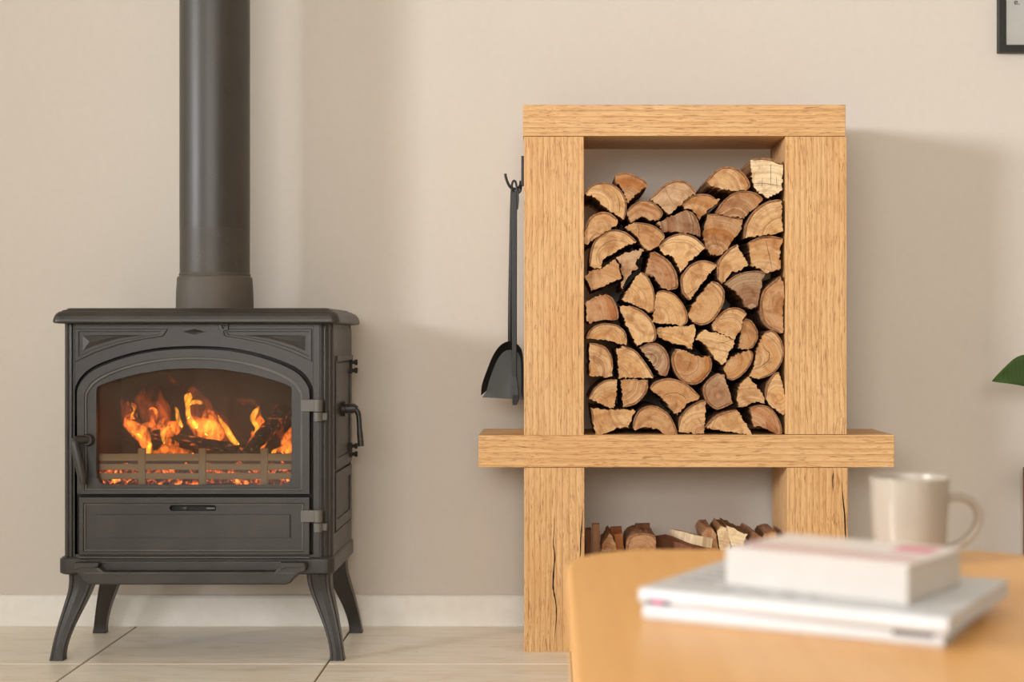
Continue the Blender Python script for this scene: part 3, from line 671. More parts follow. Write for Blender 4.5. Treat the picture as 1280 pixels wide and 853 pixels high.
# side handle: boss and hanging lever
h = MB(); h.tube([(hx-0.002, 0.15, 0.505), (hx+0.006, 0.15, 0.505)], 0.016, 20)
h.tube([(hx+0.004, 0.15, 0.505), (hx+0.024, 0.15, 0.506), (hx+0.028, 0.15, 0.503)], [0.0105, 0.0105, 0.009], 14)
hd = h.build('side_handle', M['iron'], stove)
lv = MB(); lv.tube(smooth_path([(hx+0.024, 0.15, 0.506), (hx+0.033, 0.149, 0.494), (hx+0.036, 0.148, 0.46), (hx+0.039, 0.147, 0.425)], 5), [0.006]*6 + [0.0055]*5 + [0.0065]*5, 10); lv.build('lever', M['iron'], hd)
for pyb in (463, 577):
    bz = sz(pyb) + 0.004
    b = MB(); 
    for dz in (0.009, -0.009):
        b.tube([(hx, YB-0.03, bz+dz), (hx+0.010, YB-0.03, bz+dz)], 0.004, 10); b.tube([(hx+0.010, YB-0.03, bz+dz), (hx+0.016, YB-0.03, bz+dz)], 0.0062, 6)
    b.box(hx-0.001, hx+0.004, YB-0.036, YB-0.024, bz-0.016, bz+0.016)
    b.build('hinge_bolt', M['iron_dark'], stove)

# top plate: moulded edge built from stacked outlines
tp = MB(); rg = []
xl, xr = -1.012 - stove.location.x, -0.431 - stove.location.x
for ins, py, rad in ((0.012, 404.3, 0.012), (0.003, 403.6, 0.016), (0.0, 402.0, 0.018), (0.0004, 399.0, 0.018), (0.0022, 395.0, 0.017), (0.0055, 391.6, 0.015), (0.0100, 389.2, 0.013), (0.0150, 388.2, 0.011), (0.0160, 387.0, 0.010), (0.0225, 386.4, 0.009), (0.0245, 384.7, 0.008), (0.030, 384.4, 0.006)):
    z = CAM_Z - (py - 426) * 2.865 / FPX
    rg.append([(x, y, z) for x, y in rrect(xl+ins, xr-ins, -0.026+ins, YB+0.012-ins, rad, 6)])
tpo = tp.rings(rg, 0, False).build('top_plate', IR, stove, 0.0008)
# gap rail under the top plate
MB().box(sx(84), sx(408), 0.008, YB-0.01, sz(405), sz(402)+0.002).build('top_rail', M['iron_dark'], stove)

# cast ornaments on the front plate
ORN = [(95, 411), (210, 411), (204, 420), (181, 423.5), (150, 430), (120, 440), (95, 452)]
ORH = [(99, 414.5), (201.5, 414.5), (199, 418), (178, 420.5), (148, 426.5), (119, 435.5), (99, 445)]
WED = [(102.5, 418.5), (188, 418.5), (146, 424), (118, 432.5), (102.5, 439.5)]
for mir in (0, 1):
    fx = (lambda x: 485 - x) if mir else (lambda x: x)
    pr = [(fx(x), y) for x, y in ORN]; ph = [(fx(x), y) for x, y in ORH]
    orn = MB().plate(SP(pr), [SP(ph)], -0.0028, 0.002).build('corner_ornament', IR, stove, 0.0012)
    w = [(sx(fx(x)), 0.0005, sz(y)) for x, y in WED]; ap = (sx(fx(113)), -0.0050, sz(427)); ap2 = (sx(fx(150)), -0.0022, sz(420))
    m = MB(); vs = w + [ap, ap2]
    m.add(vs, [(0, 1, 6, 5), (1, 2, 6), (2, 3, 5, 6), (3, 4, 5), (4, 0, 5)]); m.build('raised_wedge', IR, orn)
m = MB(); c = (sx(242.5), -0.0030, sz(414.5))
m.add([(sx(228), 0, sz(414.5)), (sx(242.5), 0, sz(418)), (sx(257), 0, sz(414.5)), (sx(242.5), 0, sz(411)), c], [(0, 1, 4), (1, 2, 4), (2, 3, 4), (3, 0, 4)])
m.build('diamond_ornament', IR, stove)
m = MB(); m.plate(SP([(274.5, 404.5), (286, 404.5), (286, 412), (280, 413.5), (282, 420), (278, 418), (274.5, 412)]), [SP([(277.5, 406.5), (284, 406.5), (280, 411)])], -0.006, 0.001)
m.build('latch', IR, stove, 0.0008)

# main door: outer frame, inner frame, ridge line, glass, hinges, handle
door = MB().plate(A_DOOR, [A_RIDGE], -0.006, 0.010).build('main_door', IR, stove, 0.0022, 3)
MB().plate(A_RIDGE, [A_RIDGE2], -0.0035, 0.010).build('door_bead', M['worn'], door, 0.0012)
MB().plate(A_RIDGE2, [A_GLASS], -0.0005, 0.010).build('inner_frame', IR, door, 0.0020, 3)
M['stove_glass'] = glass_mat('sooty_stove_glass', (0.97, 0.94, 0.90, 1), 0.10)
A_PANE = arch([(130, 608), (130, 520), (130, 490), (128, 484), (120, 478), (100, 470), (72, 462), (36, 456), (0, 454)])
MB().plate(A_PANE, [], 0.0115, 0.0145).build('glass_pane', M['stove_glass'], door)
leak_plate = MB().plate(arch([(152, 694), (152, 520), (152, 488), (149, 476), (140, 464), (128, 455), (106, 446), (75, 437), (40, 431), (0, 429)]), [A_PANE], 0.0142, 0.0165).build('door_seal', M['iron_dark'], stove)  # plate added behind the opening to stop light leaking around the door
# ash door below
ad_o = SP([(99, 694), (387.5, 694), (387.5, 621), (99, 621)]); ad_h = SP([(105, 689), (379.5, 689), (379.5, 629.5), (105, 629.5)])
ash = MB().plate(ad_o, [ad_h], -0.004, 0.010).build('ash_door', IR, stove, 0.002, 3)
slot = [(sx(x), sz(y)) for x, y in rrect(212, 270, 631.5, 638.5, 3.2, 4)]
pan = MB().plate(SP([(105.5, 688.5), (379, 688.5), (379, 630), (105.5, 630)]), [slot], 0.001, 0.010).build('ash_panel', IR, ash, 0.0008)
MB().plate(SP([(118.5, 672), (363, 672), (363, 643), (118.5, 643)]), [], -0.0022, 0.002).build('raised_panel', IR, ash, 0.0014)
MB().plate(SP([(105, 689), (379.5, 689), (379.5, 629.5), (105, 629.5)]), [SP([(107, 687), (377.5, 687), (377.5, 631.2), (107, 631.2)])], -0.0015, 0.004).build('ash_bead', M['worn'], ash, 0.0006)
sl = MB(); sl.tube([(sx(225), 0.02, sz(636)), (sx(232), 0.013, sz(636))], 0.004, 8); sl.box(sx(257), sx(268), 0.006, 0.010, sz(637), sz(634.5)); sl.build('air_slider', M['steel'], ash, 0.0005)
for pa in (499, 637):
    hg = MB(); hg.box(sx(377), sx(395), -0.010, -0.003, sz(pa+15), sz(pa))
    hg.tube([(sx(398), -0.006, sz(pa+15)), (sx(398), -0.006, sz(pa))], 0.0088, 16)
    hn = hg.build('hinge', M['steel'], door if pa < 600 else ash, 0.001)
    lw = MB(); lw.tube([(sx(398), -0.006, sz(pa+27)), (sx(398), -0.006, sz(pa+16))], 0.0088, 16); lw.box(sx(398), sx(409), -0.004, 0.002, sz(pa+26), sz(pa+17)); lw.build('hinge_socket', M['steel'], hn, 0.0008)
# handle of the main door
hb = MB(); hb.tube([(sx(111), 0.0, sz(549.5)), (sx(111), -0.010, sz(549.5)), (sx(111), -0.014, sz(549.5))], [0.0125, 0.0125, 0.010], 20)
hb.tube([(sx(111), -0.012, sz(549)), (sx(104), -0.022, sz(548)), (sx(100), -0.026, sz(549))], [0.008, 0.008, 0.0085], 14)
hnd = hb.build('door_handle', IR, door)
gp = MB(); pth = smooth_path([(sx(98.5), -0.026, sz(546)), (sx(100), -0.028, sz(556)), (sx(104), -0.030, sz(573)), (sx(107.5), -0.030, sz(588)), (sx(110.5), -0.029, sz(603.5))], 4)
gp.tube(pth, [0.0045 + 0.0045*min(1, k/3) for k in range(len(pth)-4)] + [0.009, 0.0086, 0.0078, 0.006], 14); gp.build('grip', IR, hnd)

# base casting and ash lip
rg = []
for ins, py in ((0.004, 718), (0.0, 716), (0.0, 699), (0.004, 696.5)):
    rg.append([(x, y, sz(py)) for x, y in rrect(sx(73)+ins, sx(417.5)-ins, -0.006+ins, YB+0.006-ins, 0.018, 5)])
MB().rings(rg).build('base', IR, stove, 0.001)
lip = SP([(98, 701), (98, 711), (104, 714), (109, 719.5), (112, 725), (117, 727.5), (361, 727.5), (367, 725), (371, 719.5), (377, 714), (386, 711), (386, 701), (352, 706), (346, 712), (138, 712), (130, 706)])
rgs = []
for y, k in ((-0.026, 0.985), (-0.031, 0.99), (-0.034, 0.985)):
    pass
MB().plate(lip, [], -0.034, 0.06).build('ash_lip', IR, stove, 0.0045, 3)
MB().plate(SP([(112, 700), (374, 700), (374, 713), (112, 713)]), [], -0.013, 0.05).build('ash_tray', IR, stove, 0.003, 2)
MB().plate(SP([(112, 712.2), (372, 712.2), (372, 713.6), (112, 713.6)]), [], -0.0352, -0.01).build('lip_edge', M['worn'], stove, 0.0004)
MB().plate(SP([(100, 695.6), (388, 695.6), (388, 697.2), (100, 697.2)]), [], -0.0075, 0.0).build('base_edge', M['worn'], stove, 0.0004)
for c0 in (98, 352):
    MB().plate(SP([(c0+2, 700), (c0+32, 700), (c0+32, 704.5), (c0+26, 706), (c0+10, 706), (c0+2, 709)]), [], -0.0365, -0.02).build('lip_ornament', IR, stove, 0.001)

# curved legs
LEG = [(717, 150, 31, 0.0), (728, 150, 29.5, 0.0), (742, 152.5, 27, 0.06), (757, 157.5, 24.5, 0.2), (773, 163, 21.5, 0.42), (790, 168.5, 18.5, 0.66), (806, 172.5, 16.8, 0.86), (818, 174.5, 16.5, 0.96), (827, 175.5, 18, 1.0)]
LEG = smooth_path(LEG, 4)
def leg(sdx, back):
    m = MB(); rg = []
    for py, c, w, t in LEG:
        z = (827 - py) * SS
        xc = sdx * c * SS
        yc = (0.030 - 0.030*t + 0.008) if not back else (0.255 + 0.028*t)
        hw = w * SS / 2; hd = hw * 0.85
        f = 1 if not back else -1
        sec = [(-1, 1), (-1, -0.72), (-0.86, -0.94), (-0.66, -0.94), (-0.56, -0.80), (0, -1.0), (0.56, -0.80), (0.66, -0.94), (0.86, -0.94), (1, -0.72), (1, 1)]
        rg.append([(xc + a*hw, yc + b*hd*f, z) for a, b in sec])
    return m.rings(rg, 0, False).build('leg', IR, stove, 0.0007)
for s in (-1, 1):
    for bk in (False, True): leg(s, bk)

# firebox lining, grate and log guard
fbx0, fbx1, fz0, fz1, fy1 = sx(108), sx(378), sz(613), sz(440), 0.235
fb = MB()
fb.box(fbx0, fbx1, fy1, fy1+0.006, fz0, fz1); fb.box(fbx0-0.006, fbx0, 0.020, fy1+0.006, fz0, fz1); fb.box(fbx1, fbx1+0.006, 0.020, fy1+0.006, fz0, fz1)
fb.box(fbx0, fbx1, 0.020, fy1, fz1, fz1+0.006); fb.box(fbx0, fbx1, 0.020, fy1, fz0-0.006, fz0)
M['lining'] = simple('sooty_firebrick', rgb(66, 54, 46), 0.9, 0, (60, 0.5, 0.004))
fb.build('firebox_lining', M['lining'], stove)
M['guard'] = simple('heat_worn_iron', rgb(150, 130, 100), 0.6, 0.0, (300, 0.3, 0.001))
gd = empty('log_guard', (0, 0.030, 0)); gd.parent = stove
for a, b in ((568.5, 577.5), (581.5, 588.8), (593, 600.8)):
    MB().box(sx(110), sx(376), 0.0, 0.006, sz(b), sz(a)).build('bar', M['guard'], gd, 0.0012)
for c in (172, 248.5, 326.5):
    MB().box(sx(c-4.5), sx(c+4.5), -0.003, 0.0065, sz(611), sz(561.5)).build('upright', M['guard'], gd, 0.0015)

# flue pipe standing on the stove
DP = 3.045; PR = 43 * DP / FPX
pipe = tag(empty('flue_pipe', (stove.location.x, wy(DP), 0.7165)), 'dark grey round flue pipe rising from the stove top', 'pipe')
zs = wz(287, DP) - 0.7165
MB().lathe([(PR, zs), (PR, 1.98)], 64).build('pipe_tube', M['pipe'], pipe)
MB().lathe([(PR-0.0003, 0.035), (PR-0.0003, zs)], 64).build('pipe_foot', M['pipe_low'], pipe)
cz0, cz1 = 0.0003, wz(346, DP) - 0.7165
cr = 47.5 * DP / FPX
MB().lathe([(cr, cz0), (cr-0.0006, cz1*0.5), (cr-0.0026, cz1-0.003), (cr-0.0040, cz1), (PR+0.0005, cz1+0.0005), (PR+0.0005, cz1+0.003), (PR+0.0014, cz1+0.004), (PR+0.0014, cz1+0.006), (PR-0.001, cz1+0.0075)], 64).build('collar', M['collar'], pipe)

# ------------------------------------------------------------------ fire in the stove
SL = stove.location
def flame_mat(name, col, strength, nscale, lo, hi):
    m = NT(name); m.t.nodes.remove(m.b)
    em = m.n('ShaderNodeEmission'); em.inputs['Color'].default_value = col
    nz = m.noise(m.coords((1, 1, 0.5)), nscale, 2, 0.55, 1.2)
    mr = m.n('ShaderNodeMapRange'); mr.inputs['From Min'].default_value = 0.40; mr.inputs['From Max'].default_value = 0.66
    mr.inputs['To Min'].default_value = lo*strength; mr.inputs['To Max'].default_value = hi*strength
    m.l(nz, mr.inputs['Value']); m.l(mr.outputs[0], em.inputs['Strength']); m.l(em.outputs[0], m.out.inputs['Volume'])
    return m.mat
M['f_bright'] = flame_mat('bright_flame', (1.0, 0.36, 0.03, 1), 235, 60, 0.45, 1.5)
M['f_orange'] = flame_mat('orange_flame', (1.0, 0.19, 0.02, 1), 95, 90, 0.03, 1.9)
M['f_red'] = flame_mat('dim_red_flame', (1.0, 0.15, 0.03, 1), 8.0, 50, 0.0, 2.4)
fire = tag(empty('fire', (SL.x, SL.y + 0.10, sz(606))), 'orange flames burning behind the glass of the stove door', 'fire')
def fpt(x, y): return (110 + x/4.74, 450 + y/4.74)
def flame(kind, pts, dy=0.0, flat=0.55):
    """pts: (x, y, half width) traced from base to tip in detail units; a round tongue of burning gas"""
    p3 = []; rr_ = []
    Dl = DS + 0.10 + dy
    for x, y, w in smooth_path(pts, 5):
        px, py = fpt(x, y)
        p3.append((wx(px, Dl) - SL.x, dy + 0.006*math.sin(y*0.05), wz(py, Dl) - sz(606)))
        rr_.append(max(0.0006, (0.86 if kind == 'f_bright' else 1.05) * w/4.74 * Dl/FPX))
    rr_[0] *= 0.35; rr_[-1] = 0.0005
    m = MB(); m.tube(p3, rr_, 12, 0, flat); return m.build('flame', M[kind], fire)
B_, O_, Rd = 'f_bright', 'f_orange', 'f_red'
flame(B_, [(640, 400, 26), (605, 345, 22), (588, 290, 18), (590, 245, 22), (600, 215, 30), (606, 196, 12)], 0.0)
flame(B_, [(605, 262, 10), (622, 250, 16), (645, 246, 17), (668, 252, 15), (682, 256, 5)], 0.0)
flame(O_, [(600, 340, 30), (650, 380, 42), (710, 385, 44), (742, 355, 32), (730, 322, 24), (700, 308, 16), (680, 322, 7)], 0.02)
flame(O_, [(800, 470, 30), (760, 440, 60), (700, 420, 70), (650, 400, 50), (610, 370, 20)], 0.05, 0.4)
flame(B_, [(892, 497, 14), (868, 478, 22), (838, 440, 24), (812, 400, 20), (790, 360, 14), (775, 330, 6)], -0.01)
flame(B_, [(552, 395, 14), (540, 350, 17), (528, 310, 14), (512, 278, 8)], 0.0)
flame(O_, [(560, 375, 20), (500, 405, 46), (455, 420, 40), (420, 420, 20)], -0.02)
flame(B_, [(455, 492, 8), (450, 465, 14), (442, 432, 16), (462, 405, 14), (492, 392, 6)], -0.03)
flame(B_, [(352, 556, 18), (358, 520, 18), (370, 495, 12), (352, 480, 6)], -0.03)
flame(O_, [(540, 505, 10), (510, 495, 20), (480, 478, 20), (450, 455, 14)], -0.035)
flame(O_, [(355, 560, 30), (345, 500, 34), (330, 450, 44), (290, 420, 42), (245, 390, 34), (205, 385, 10)], 0.0)
flame(O_, [(300, 470, 10), (268, 430, 20), (240, 385, 26), (250, 340, 24), (285, 330, 14), (265, 300, 20), (262, 270, 16), (230, 250, 10)], 0.02)
flame(O_, [(395, 420, 30), (380, 380, 22), (398, 335, 18), (400, 305, 15), (375, 285, 12), (350, 300, 6)], 0.0)
flame(Rd, [(440, 440, 50), (420, 360, 70), (365, 300, 78), (335, 250, 62), (350, 205, 40), (395, 165, 22), (405, 140, 6)], 0.06, 0.5)
flame(Rd, [(480, 380, 20), (465, 320, 34), (435, 250, 30), (410, 170, 14)], 0.05)
flame(Rd, [(330, 460, 30), (270, 390, 50), (235, 320, 40), (210, 220, 20)], 0.05)
flame(Rd, [(840, 480, 40), (760, 420, 100), (690, 350, 90), (650, 250, 60), (600, 150, 20)], 0.07, 0.4)
flame(B_, [(985, 500, 8), (990, 450, 14), (998, 400, 16), (980, 350, 20), (988, 310, 20), (1010, 278, 8)], 0.03)
flame(O_, [(1000, 520, 36), (1035, 480, 30), (1045, 430, 24), (1025, 370, 26), (1005, 320, 22), (1005, 270, 8)], 0.04)
flame(O_, [(990, 500, 16), (985, 450, 20), (970, 420, 12)], 0.03)
flame(Rd, [(1005, 300, 10), (980, 255, 22), (930, 248, 24), (880, 232, 8)], 0.06)
flame(O_, [(1150, 550, 30), (1180, 510, 44), (1190, 460, 34), (1215, 410, 24), (1230, 380, 8)], 0.02)
flame(B_, [(1085, 550, 10), (1102, 540, 14), (1115, 528, 5)], -0.02)
flame(B_, [(1165, 550, 10), (1180, 540, 16), (1190, 520, 5)], -0.02)
flame(Rd, [(1160, 470, 20), (1130, 400, 30), (1120, 320, 40), (1080, 240, 12)], 0.07)
flame(O_, [(620, 556, 14), (540, 545, 26), (450, 540, 28), (380, 555, 12)], -0.03, 0.7)
flame(Rd, [(560, 170, 16), (500, 120, 14), (480, 80, 6)], 0.06)

# further small tongues
flame(O_, [(700, 440, 30), (725, 400, 26), (705, 360, 20), (690, 330, 14), (720, 305, 6)], 0.01)
flame(O_, [(790, 450, 26), (770, 410, 22), (760, 370, 16), (745, 335, 6)], 0.02)
flame(O_, [(440, 440, 20), (425, 400, 22), (440, 365, 16), (470, 340, 6)], 0.03)
flame(O_, [(300, 440, 24), (320, 400, 22), (355, 385, 18), (380, 395, 8)], 0.01)
flame(O_, [(420, 555, 16), (440, 520, 20), (480, 505, 16), (540, 515, 8)], -0.03)
flame(B_, [(330, 470, 8), (312, 450, 12), (285, 440, 10), (262, 425, 4)], -0.01)
flame(B_, [(278, 345, 6), (262, 325, 10), (270, 300, 9), (258, 270, 5)], 0.01)
flame(B_, [(400, 320, 5), (400, 298, 8), (380, 285, 7), (362, 290, 3)], -0.005)
flame(O_, [(1090, 545, 12), (1140, 530, 18), (1200, 520, 20), (1215, 500, 10)], -0.01)
flame(O_, [(970, 540, 14), (965, 500, 20), (985, 460, 18), (975, 430, 8)], 0.01)
def mat_char():
    m = NT('glowing_charred_wood'); v = m.coords((1, 1, 1), rand=3.0)
    n1 = m.noise(v, 55, 5, 0.6); st = m.noise(m.coords((0.35, 1, 1), rand=3.0), 130, 3, 0.6)
    c = m.mix(n1, rgb(24, 18, 15), rgb(74, 56, 44)); c = m.mix(m.ramp(st, [(0.58, G(0)), (0.68, G(0.7))]), c, rgb(150, 128, 108))
    m.color(c); m.rough(0.9)
    hot = m.ramp(m.noise(v, 26, 3), [(0.52, G(0)), (0.66, G(1))]); gl = m.ramp(st, [(0.52, G(0)), (0.66, G(1))])
    mul = m.n('ShaderNodeMath', operation='MULTIPLY'); m.l(gl, mul.inputs[0]); m.l(hot, mul.inputs[1])
    m2 = m.n('ShaderNodeMath', operation='MULTIPLY'); m.l(mul.outputs[0], m2.inputs[0]); m2.inputs[1].default_value = 0.9
    m.b.inputs['Emission Color'].default_value = (1, 0.16, 0.02, 1); m.l(m2.outputs[0], m.b.inputs['Emission Strength'])
    m.bump(n1, 0.7, 0.004); return m.mat
def mat_ember():
    m = NT('glowing_embers'); v = m.coords(rand=9.0)
    n1 = m.noise(v, 60, 4, 0.65)
    m.color(rgb(60, 40, 30)); m.rough(1.0)
    st = m.ramp(n1, [(0.47, G(0.0)), (0.56, G(0.22)), (0.68, G(1.0))])
    mm = m.n('ShaderNodeMath', operation='MULTIPLY'); m.l(st, mm.inputs[0]); mm.inputs[1].default_value = 3.0
    m.l(m.ramp(n1, [(0.5, (1, 0.07, 0.01, 1)), (0.7, (1, 0.30, 0.04, 1))]), m.b.inputs['Emission Color']); m.l(mm.outputs[0], m.b.inputs['Emission Strength']); return m.mat
M['char'] = mat_char(); M['ember'] = mat_ember()
def char_log(label, a, b, r0, r1, seed):
    """charred round log from a to b (world), irregular radius"""
    rr = random.Random(seed); A, B = Vector(a), Vector(b); k = 14
    pts = [A.lerp(B, i/k) + Vector((0, 0, rr.uniform(-.0012, .0012))) for i in range(k+1)]
    o_ = A.copy(); m = MB(); vs = []
    t = (B-A).normalized(); u = t.cross(Vector((0, 0, 1))).normalized(); w = u.cross(t)
    n = 12; off = [rr.uniform(0.82, 1.12) for _ in range(n)]
    for i, p in enumerate(pts):
        r = (r0 + (r1-r0)*i/k) * (0.93 if i in (0, k) else 1)
        for j in range(n):
            th = 2*math.pi*j/n; q = r*off[j]*rr.uniform(0.94, 1.06)
            vs.append(p - o_ + u*math.cos(th)*q + w*math.sin(th)*q)
    fs = []
    for i in range(k):
        for j in range(n): fs.append((i*n+j, i*n+(j+1) % n, (i+1)*n+(j+1) % n, (i+1)*n+j))
    fs += [tuple(reversed(range(n))), tuple(range(k*n, (k+1)*n))]
    ob = m.add(vs, fs).build('burning_log', M['char']); ob.location = o_
    return tag(ob, label, 'log', 'logs burning in the stove')
def fw(x, y, D): px, py = fpt(x, y); return (wx(px, D), wy(D), wz(py, D))
char_log('charred log lying across the middle of the fire', fw(385, 445, 3.0), fw(880, 530, 2.985), 0.0135, 0.0115, 1)
char_log('blackened log leaning at the right end of the fire', fw(930, 560, 2.97), fw(1160, 300, 3.085), 0.012, 0.022, 2)
char_log('short dark log end among embers near the right side of the grate', fw(890, 530, 2.975), fw(1010, 545, 3.0), 0.012, 0.011, 3)
# ember bed: many coals nobody could count
em = MB(); rr = random.Random(5)
for k in range(240):
    x = rr.uniform(sx(113), sx(373)); y = rr.uniform(0.045, 0.21); s = rr.uniform(0.006, 0.013)
    z = rr.uniform(0.0, 0.030) + fz0 + s*0.5
    xf = Matrix.Translation((x, y, z)) @ Matrix.Rotation(rr.uniform(0, 6), 4, Vector((rr.random(), rr.random(), rr.random())).normalized())
    em.add([(-s, -s*.6, -s*.6), (s, -s*.7, -s*.5), (s*.8, s*.7, -s*.6), (-s*.8, s*.6, -s*.5), (-s*.8, -s*.5, s*.6), (s*.7, -s*.5, s*.7), (s*.9, s*.6, s*.5), (-s*.7, s*.6, s*.6)],
           [(3,2,1,0),(4,5,6,7),(0,1,5,4),(1,2,6,5),(2,3,7,6),(3,0,4,7)], 0, False, xf)
eo = em.build('ember_bed', M['ember']); eo.location = (SL.x, SL.y, 0)
tag(eo, 'glowing orange ember bed behind the iron log guard', 'embers', kind='stuff')

# ------------------------------------------------------------------ fireplace tools hanging on the rack's left side
DT = 3.05; yt = wy(DT)
hook = tag(empty('wall_hook', (wx(655, DR), yt, wz(236, DT))), 'black metal double hook fixed to the left side of the oak rack', 'hook')
lh = lambda px, py, dy=0.0: (wx(px, DT) - hook.location.x, dy, wz(py, DT) - hook.location.z)
MB().box(-0.0075, -0.0005, -0.008, 0.008, lh(0, 232)[2], lh(0, 195)[2]).build('mounting_bar', M['tool'], hook, 0.001)
m = MB(); m.tube(smooth_path([lh(651, 226, 0), lh(650, 232, -0.003), lh(645.5, 236, -0.006), lh(639, 235, -0.009), lh(635, 229, -0.010), lh(632.5, 222, -0.010), lh(631.8, 217.5, -0.010)], 5), 0.0029, 10); m.build('prong', M['tool'], hook)
m = MB(); m.tube(smooth_path([lh(651, 232, 0.004), lh(650, 238, 0.008), lh(646, 240, 0.014), lh(641, 237, 0.016), lh(638, 230, 0.016)], 5), 0.0029, 10); m.build('prong', M['tool'], hook)
m = MB(); m.tube([lh(649, 238, -0.006), lh(649, 238, -0.012)], 0.004, 10); m.build('screw_head', M['tool'], hook)

pk = tag(empty('fire_poker', (wx(643, DT), yt - 0.009, wz(505, DT))), 'black iron fire poker hanging in front of the ash shovel', 'poker')
lp = lambda px, py, dy=0.0: (wx(px, DT) - pk.location.x, dy, wz(py, DT) - pk.location.z)
m = MB(); m.rings([[lp(c-w, py, -d), lp(c+w, py, -d), lp(c+w*1.15, py, 0), lp(c+w, py, d), lp(c-w, py, d), lp(c-w*1.15, py, 0)] for c, py, w, d in ((643.3, 240, 2.6, 0.004), (643.2, 262, 2.9, 0.0045), (643.0, 350, 2.9, 0.0045), (643.2, 478, 2.7, 0.004))])
m.build('shaft', M['tool'], pk, 0.0008)
m = MB(); rg = []
for k in range(16): 
    a = 2*math.pi*k/16; rg.append(lp(642.8 + 3.0*math.cos(a), 234.5 - 8.5*math.sin(a), 0.0))
m.tube(rg + [rg[0]], 0.0024, 8, cap=False); m.build('hanging_loop', M['tool'], pk)
m = MB(); m.rings([[lp(c-w, py, -d+dy), lp(c+w, py, -d+dy), lp(c+w, py, d+dy), lp(c-w, py, d+dy)] for c, py, w, d, dy in ((643.2, 470, 2.9, 0.0045, 0), (643.6, 482, 4.2, 0.006, 0), (644.6, 493, 4.6, 0.0055, -0.004), (644.8, 500, 4.0, 0.004, -0.010), (643.6, 505.5, 2.6, 0.0025, -0.015))])
m.build('hooked_tip', M['tool'], pk, 0.0012)
m = MB(); m.rings([[lp(647-w, py, -0.003), lp(647+w, py, -0.003), lp(647+w, py, 0.003), lp(647-w, py, 0.003)] for py, w in ((236, 1.6), (250, 1.9), (262, 0.8))]); m.build('side_spur', M['tool'], pk, 0.0006)

sv = tag(empty('ash_shovel', (wx(630, DT), yt + 0.012, wz(500, DT))), 'black ash shovel with a broad pan hanging beside the oak rack', 'shovel')
ls = lambda px, py, dy=0.0: (wx(px, DT) - sv.location.x, dy, wz(py, DT) - sv.location.z)
m = MB(); m.tube(smooth_path([ls(639.8, 232, 0.004), ls(639.2, 260, 0.004), ls(638.4, 330, 0.004), ls(637.6, 400, 0.005), ls(637.4, 432, 0.010)], 4), [0.0026 + 0.0026*min(1, k/10) for k in range(17)], 10); m.build('handle', M['tool'], sv)
# pan: sloping plate with an upturned rim
OUT = smooth_path([(601.5, 494), (602.5, 481), (609, 462), (616, 445), (624, 433), (633, 427), (642, 427), (649, 432), (653, 440), (654.3, 455), (654.5, 478), (654.2, 500)], 4)
INN = smooth_path([(607.5, 489), (610, 479), (615, 464), (621, 450), (627.5, 441), (634, 437.5), (641, 437.5), (646.5, 440), (649.5, 446), (650.8, 458), (651, 478), (651, 493)], 4)
n = len(OUT); vs = []
for th in (0.0, 0.0016):
    for k in range(n):
        vs.append(ls(OUT[k][0], OUT[k][1], -0.020 + th)); 
    for k in range(n):
        vs.append(ls(INN[k][0], INN[k][1], 0.012 + th))
fs = []
for k in range(n-1):
    fs += [(k, k+1, n+k+1, n+k), (2*n+k, 3*n+k, 3*n+k+1, 2*n+k+1), (k, 2*n+k, 2*n+k+1, k+1)]
rim = MB().add(vs, fs, 0, False).build('pan_rim', M['tool'], sv)
# pan floor, running a little past the rim to the cutting edge
MB().plate([(ls(x, y)[0], ls(x, y)[2]) for x, y in INN + [(654, 500), (602, 497)]], [], 0.012, 0.0138).build('pan', M['toolgrey'], sv, 0.0004)

# ------------------------------------------------------------------ kindling under the shelf
DK = 2.995
def kindling_upright(label, pts, depth, dy, tn, tint, tip=None):
    """stick standing on the floor: top edge from two outline points, leaning foot below"""
    (xa, ya), (xb, yb), lean = pts
    D = DK + dy; w0, w1 = wx(xa, D), wx(xb, D)
    root = empty('kindling_stick', ((w0+w1)/2 - lean, wy(D) + depth/2, 0)); rx = root.location.x
    m = MB(); zt = [wz(ya, D), wz(yb, D)]
    rg = [[(w0-lean-rx, -depth/2, 0.0005), (w1-lean-rx, -depth/2, 0.0005), (w1-lean-rx, depth/2, 0.0005), (w0-lean-rx, depth/2, 0.0005)]]
    for t in (0.33, 0.66):
        j = lambda: rnd.uniform(-.0012, .0012)
        rg.append([(w0-lean*(1-t)-rx+j(), -depth/2+j(), zt[0]*t), (w1-lean*(1-t)-rx+j(), -depth/2+j(), zt[1]*t), (w1-lean*(1-t)-rx+j(), depth/2+j(), zt[1]*t), (w0-lean*(1-t)-rx+j(), depth/2, zt[0]*t)])
    rg.append([(w0-rx, -depth/2, zt[0]), (w1-rx, -depth/2, zt[1]), (w1-rx, depth/2, zt[1]), (w0-rx, depth/2, zt[0])])
    m.rings(rg); ob = m.build('split_wood', M['kindling'], root, 0.0008); ob.color = tone(tn, tint)
    return tag(root, label, 'kindling', 'kindling heaped under the shelf')
def mat_kindling():
    m = NT('kindling_wood'); oi = m.n('ShaderNodeObjectInfo')
    f = m.noise(m.coords((60, 60, 4), rand=7.0), 1.6, 4, 0.6); b = m.noise(m.coords(rand=4.0), 22, 3)
    dk = m.mix(1.0, oi.outputs['Color'], (0.42, 0.32, 0.25, 1), 'MULTIPLY')
    c = m.mix(m.ramp(f, [(0.4, G(0)), (0.7, G(0.6))]), oi.outputs['Color'], dk); c = m.mix(m.ramp(b, [(0.45, G(0)), (0.7, G(0.45))]), c, dk)
    m.color(c); m.rough(0.85); m.bump(f, 0.4, 0.0015); return m.mat
M['kindling'] = mat_kindling()
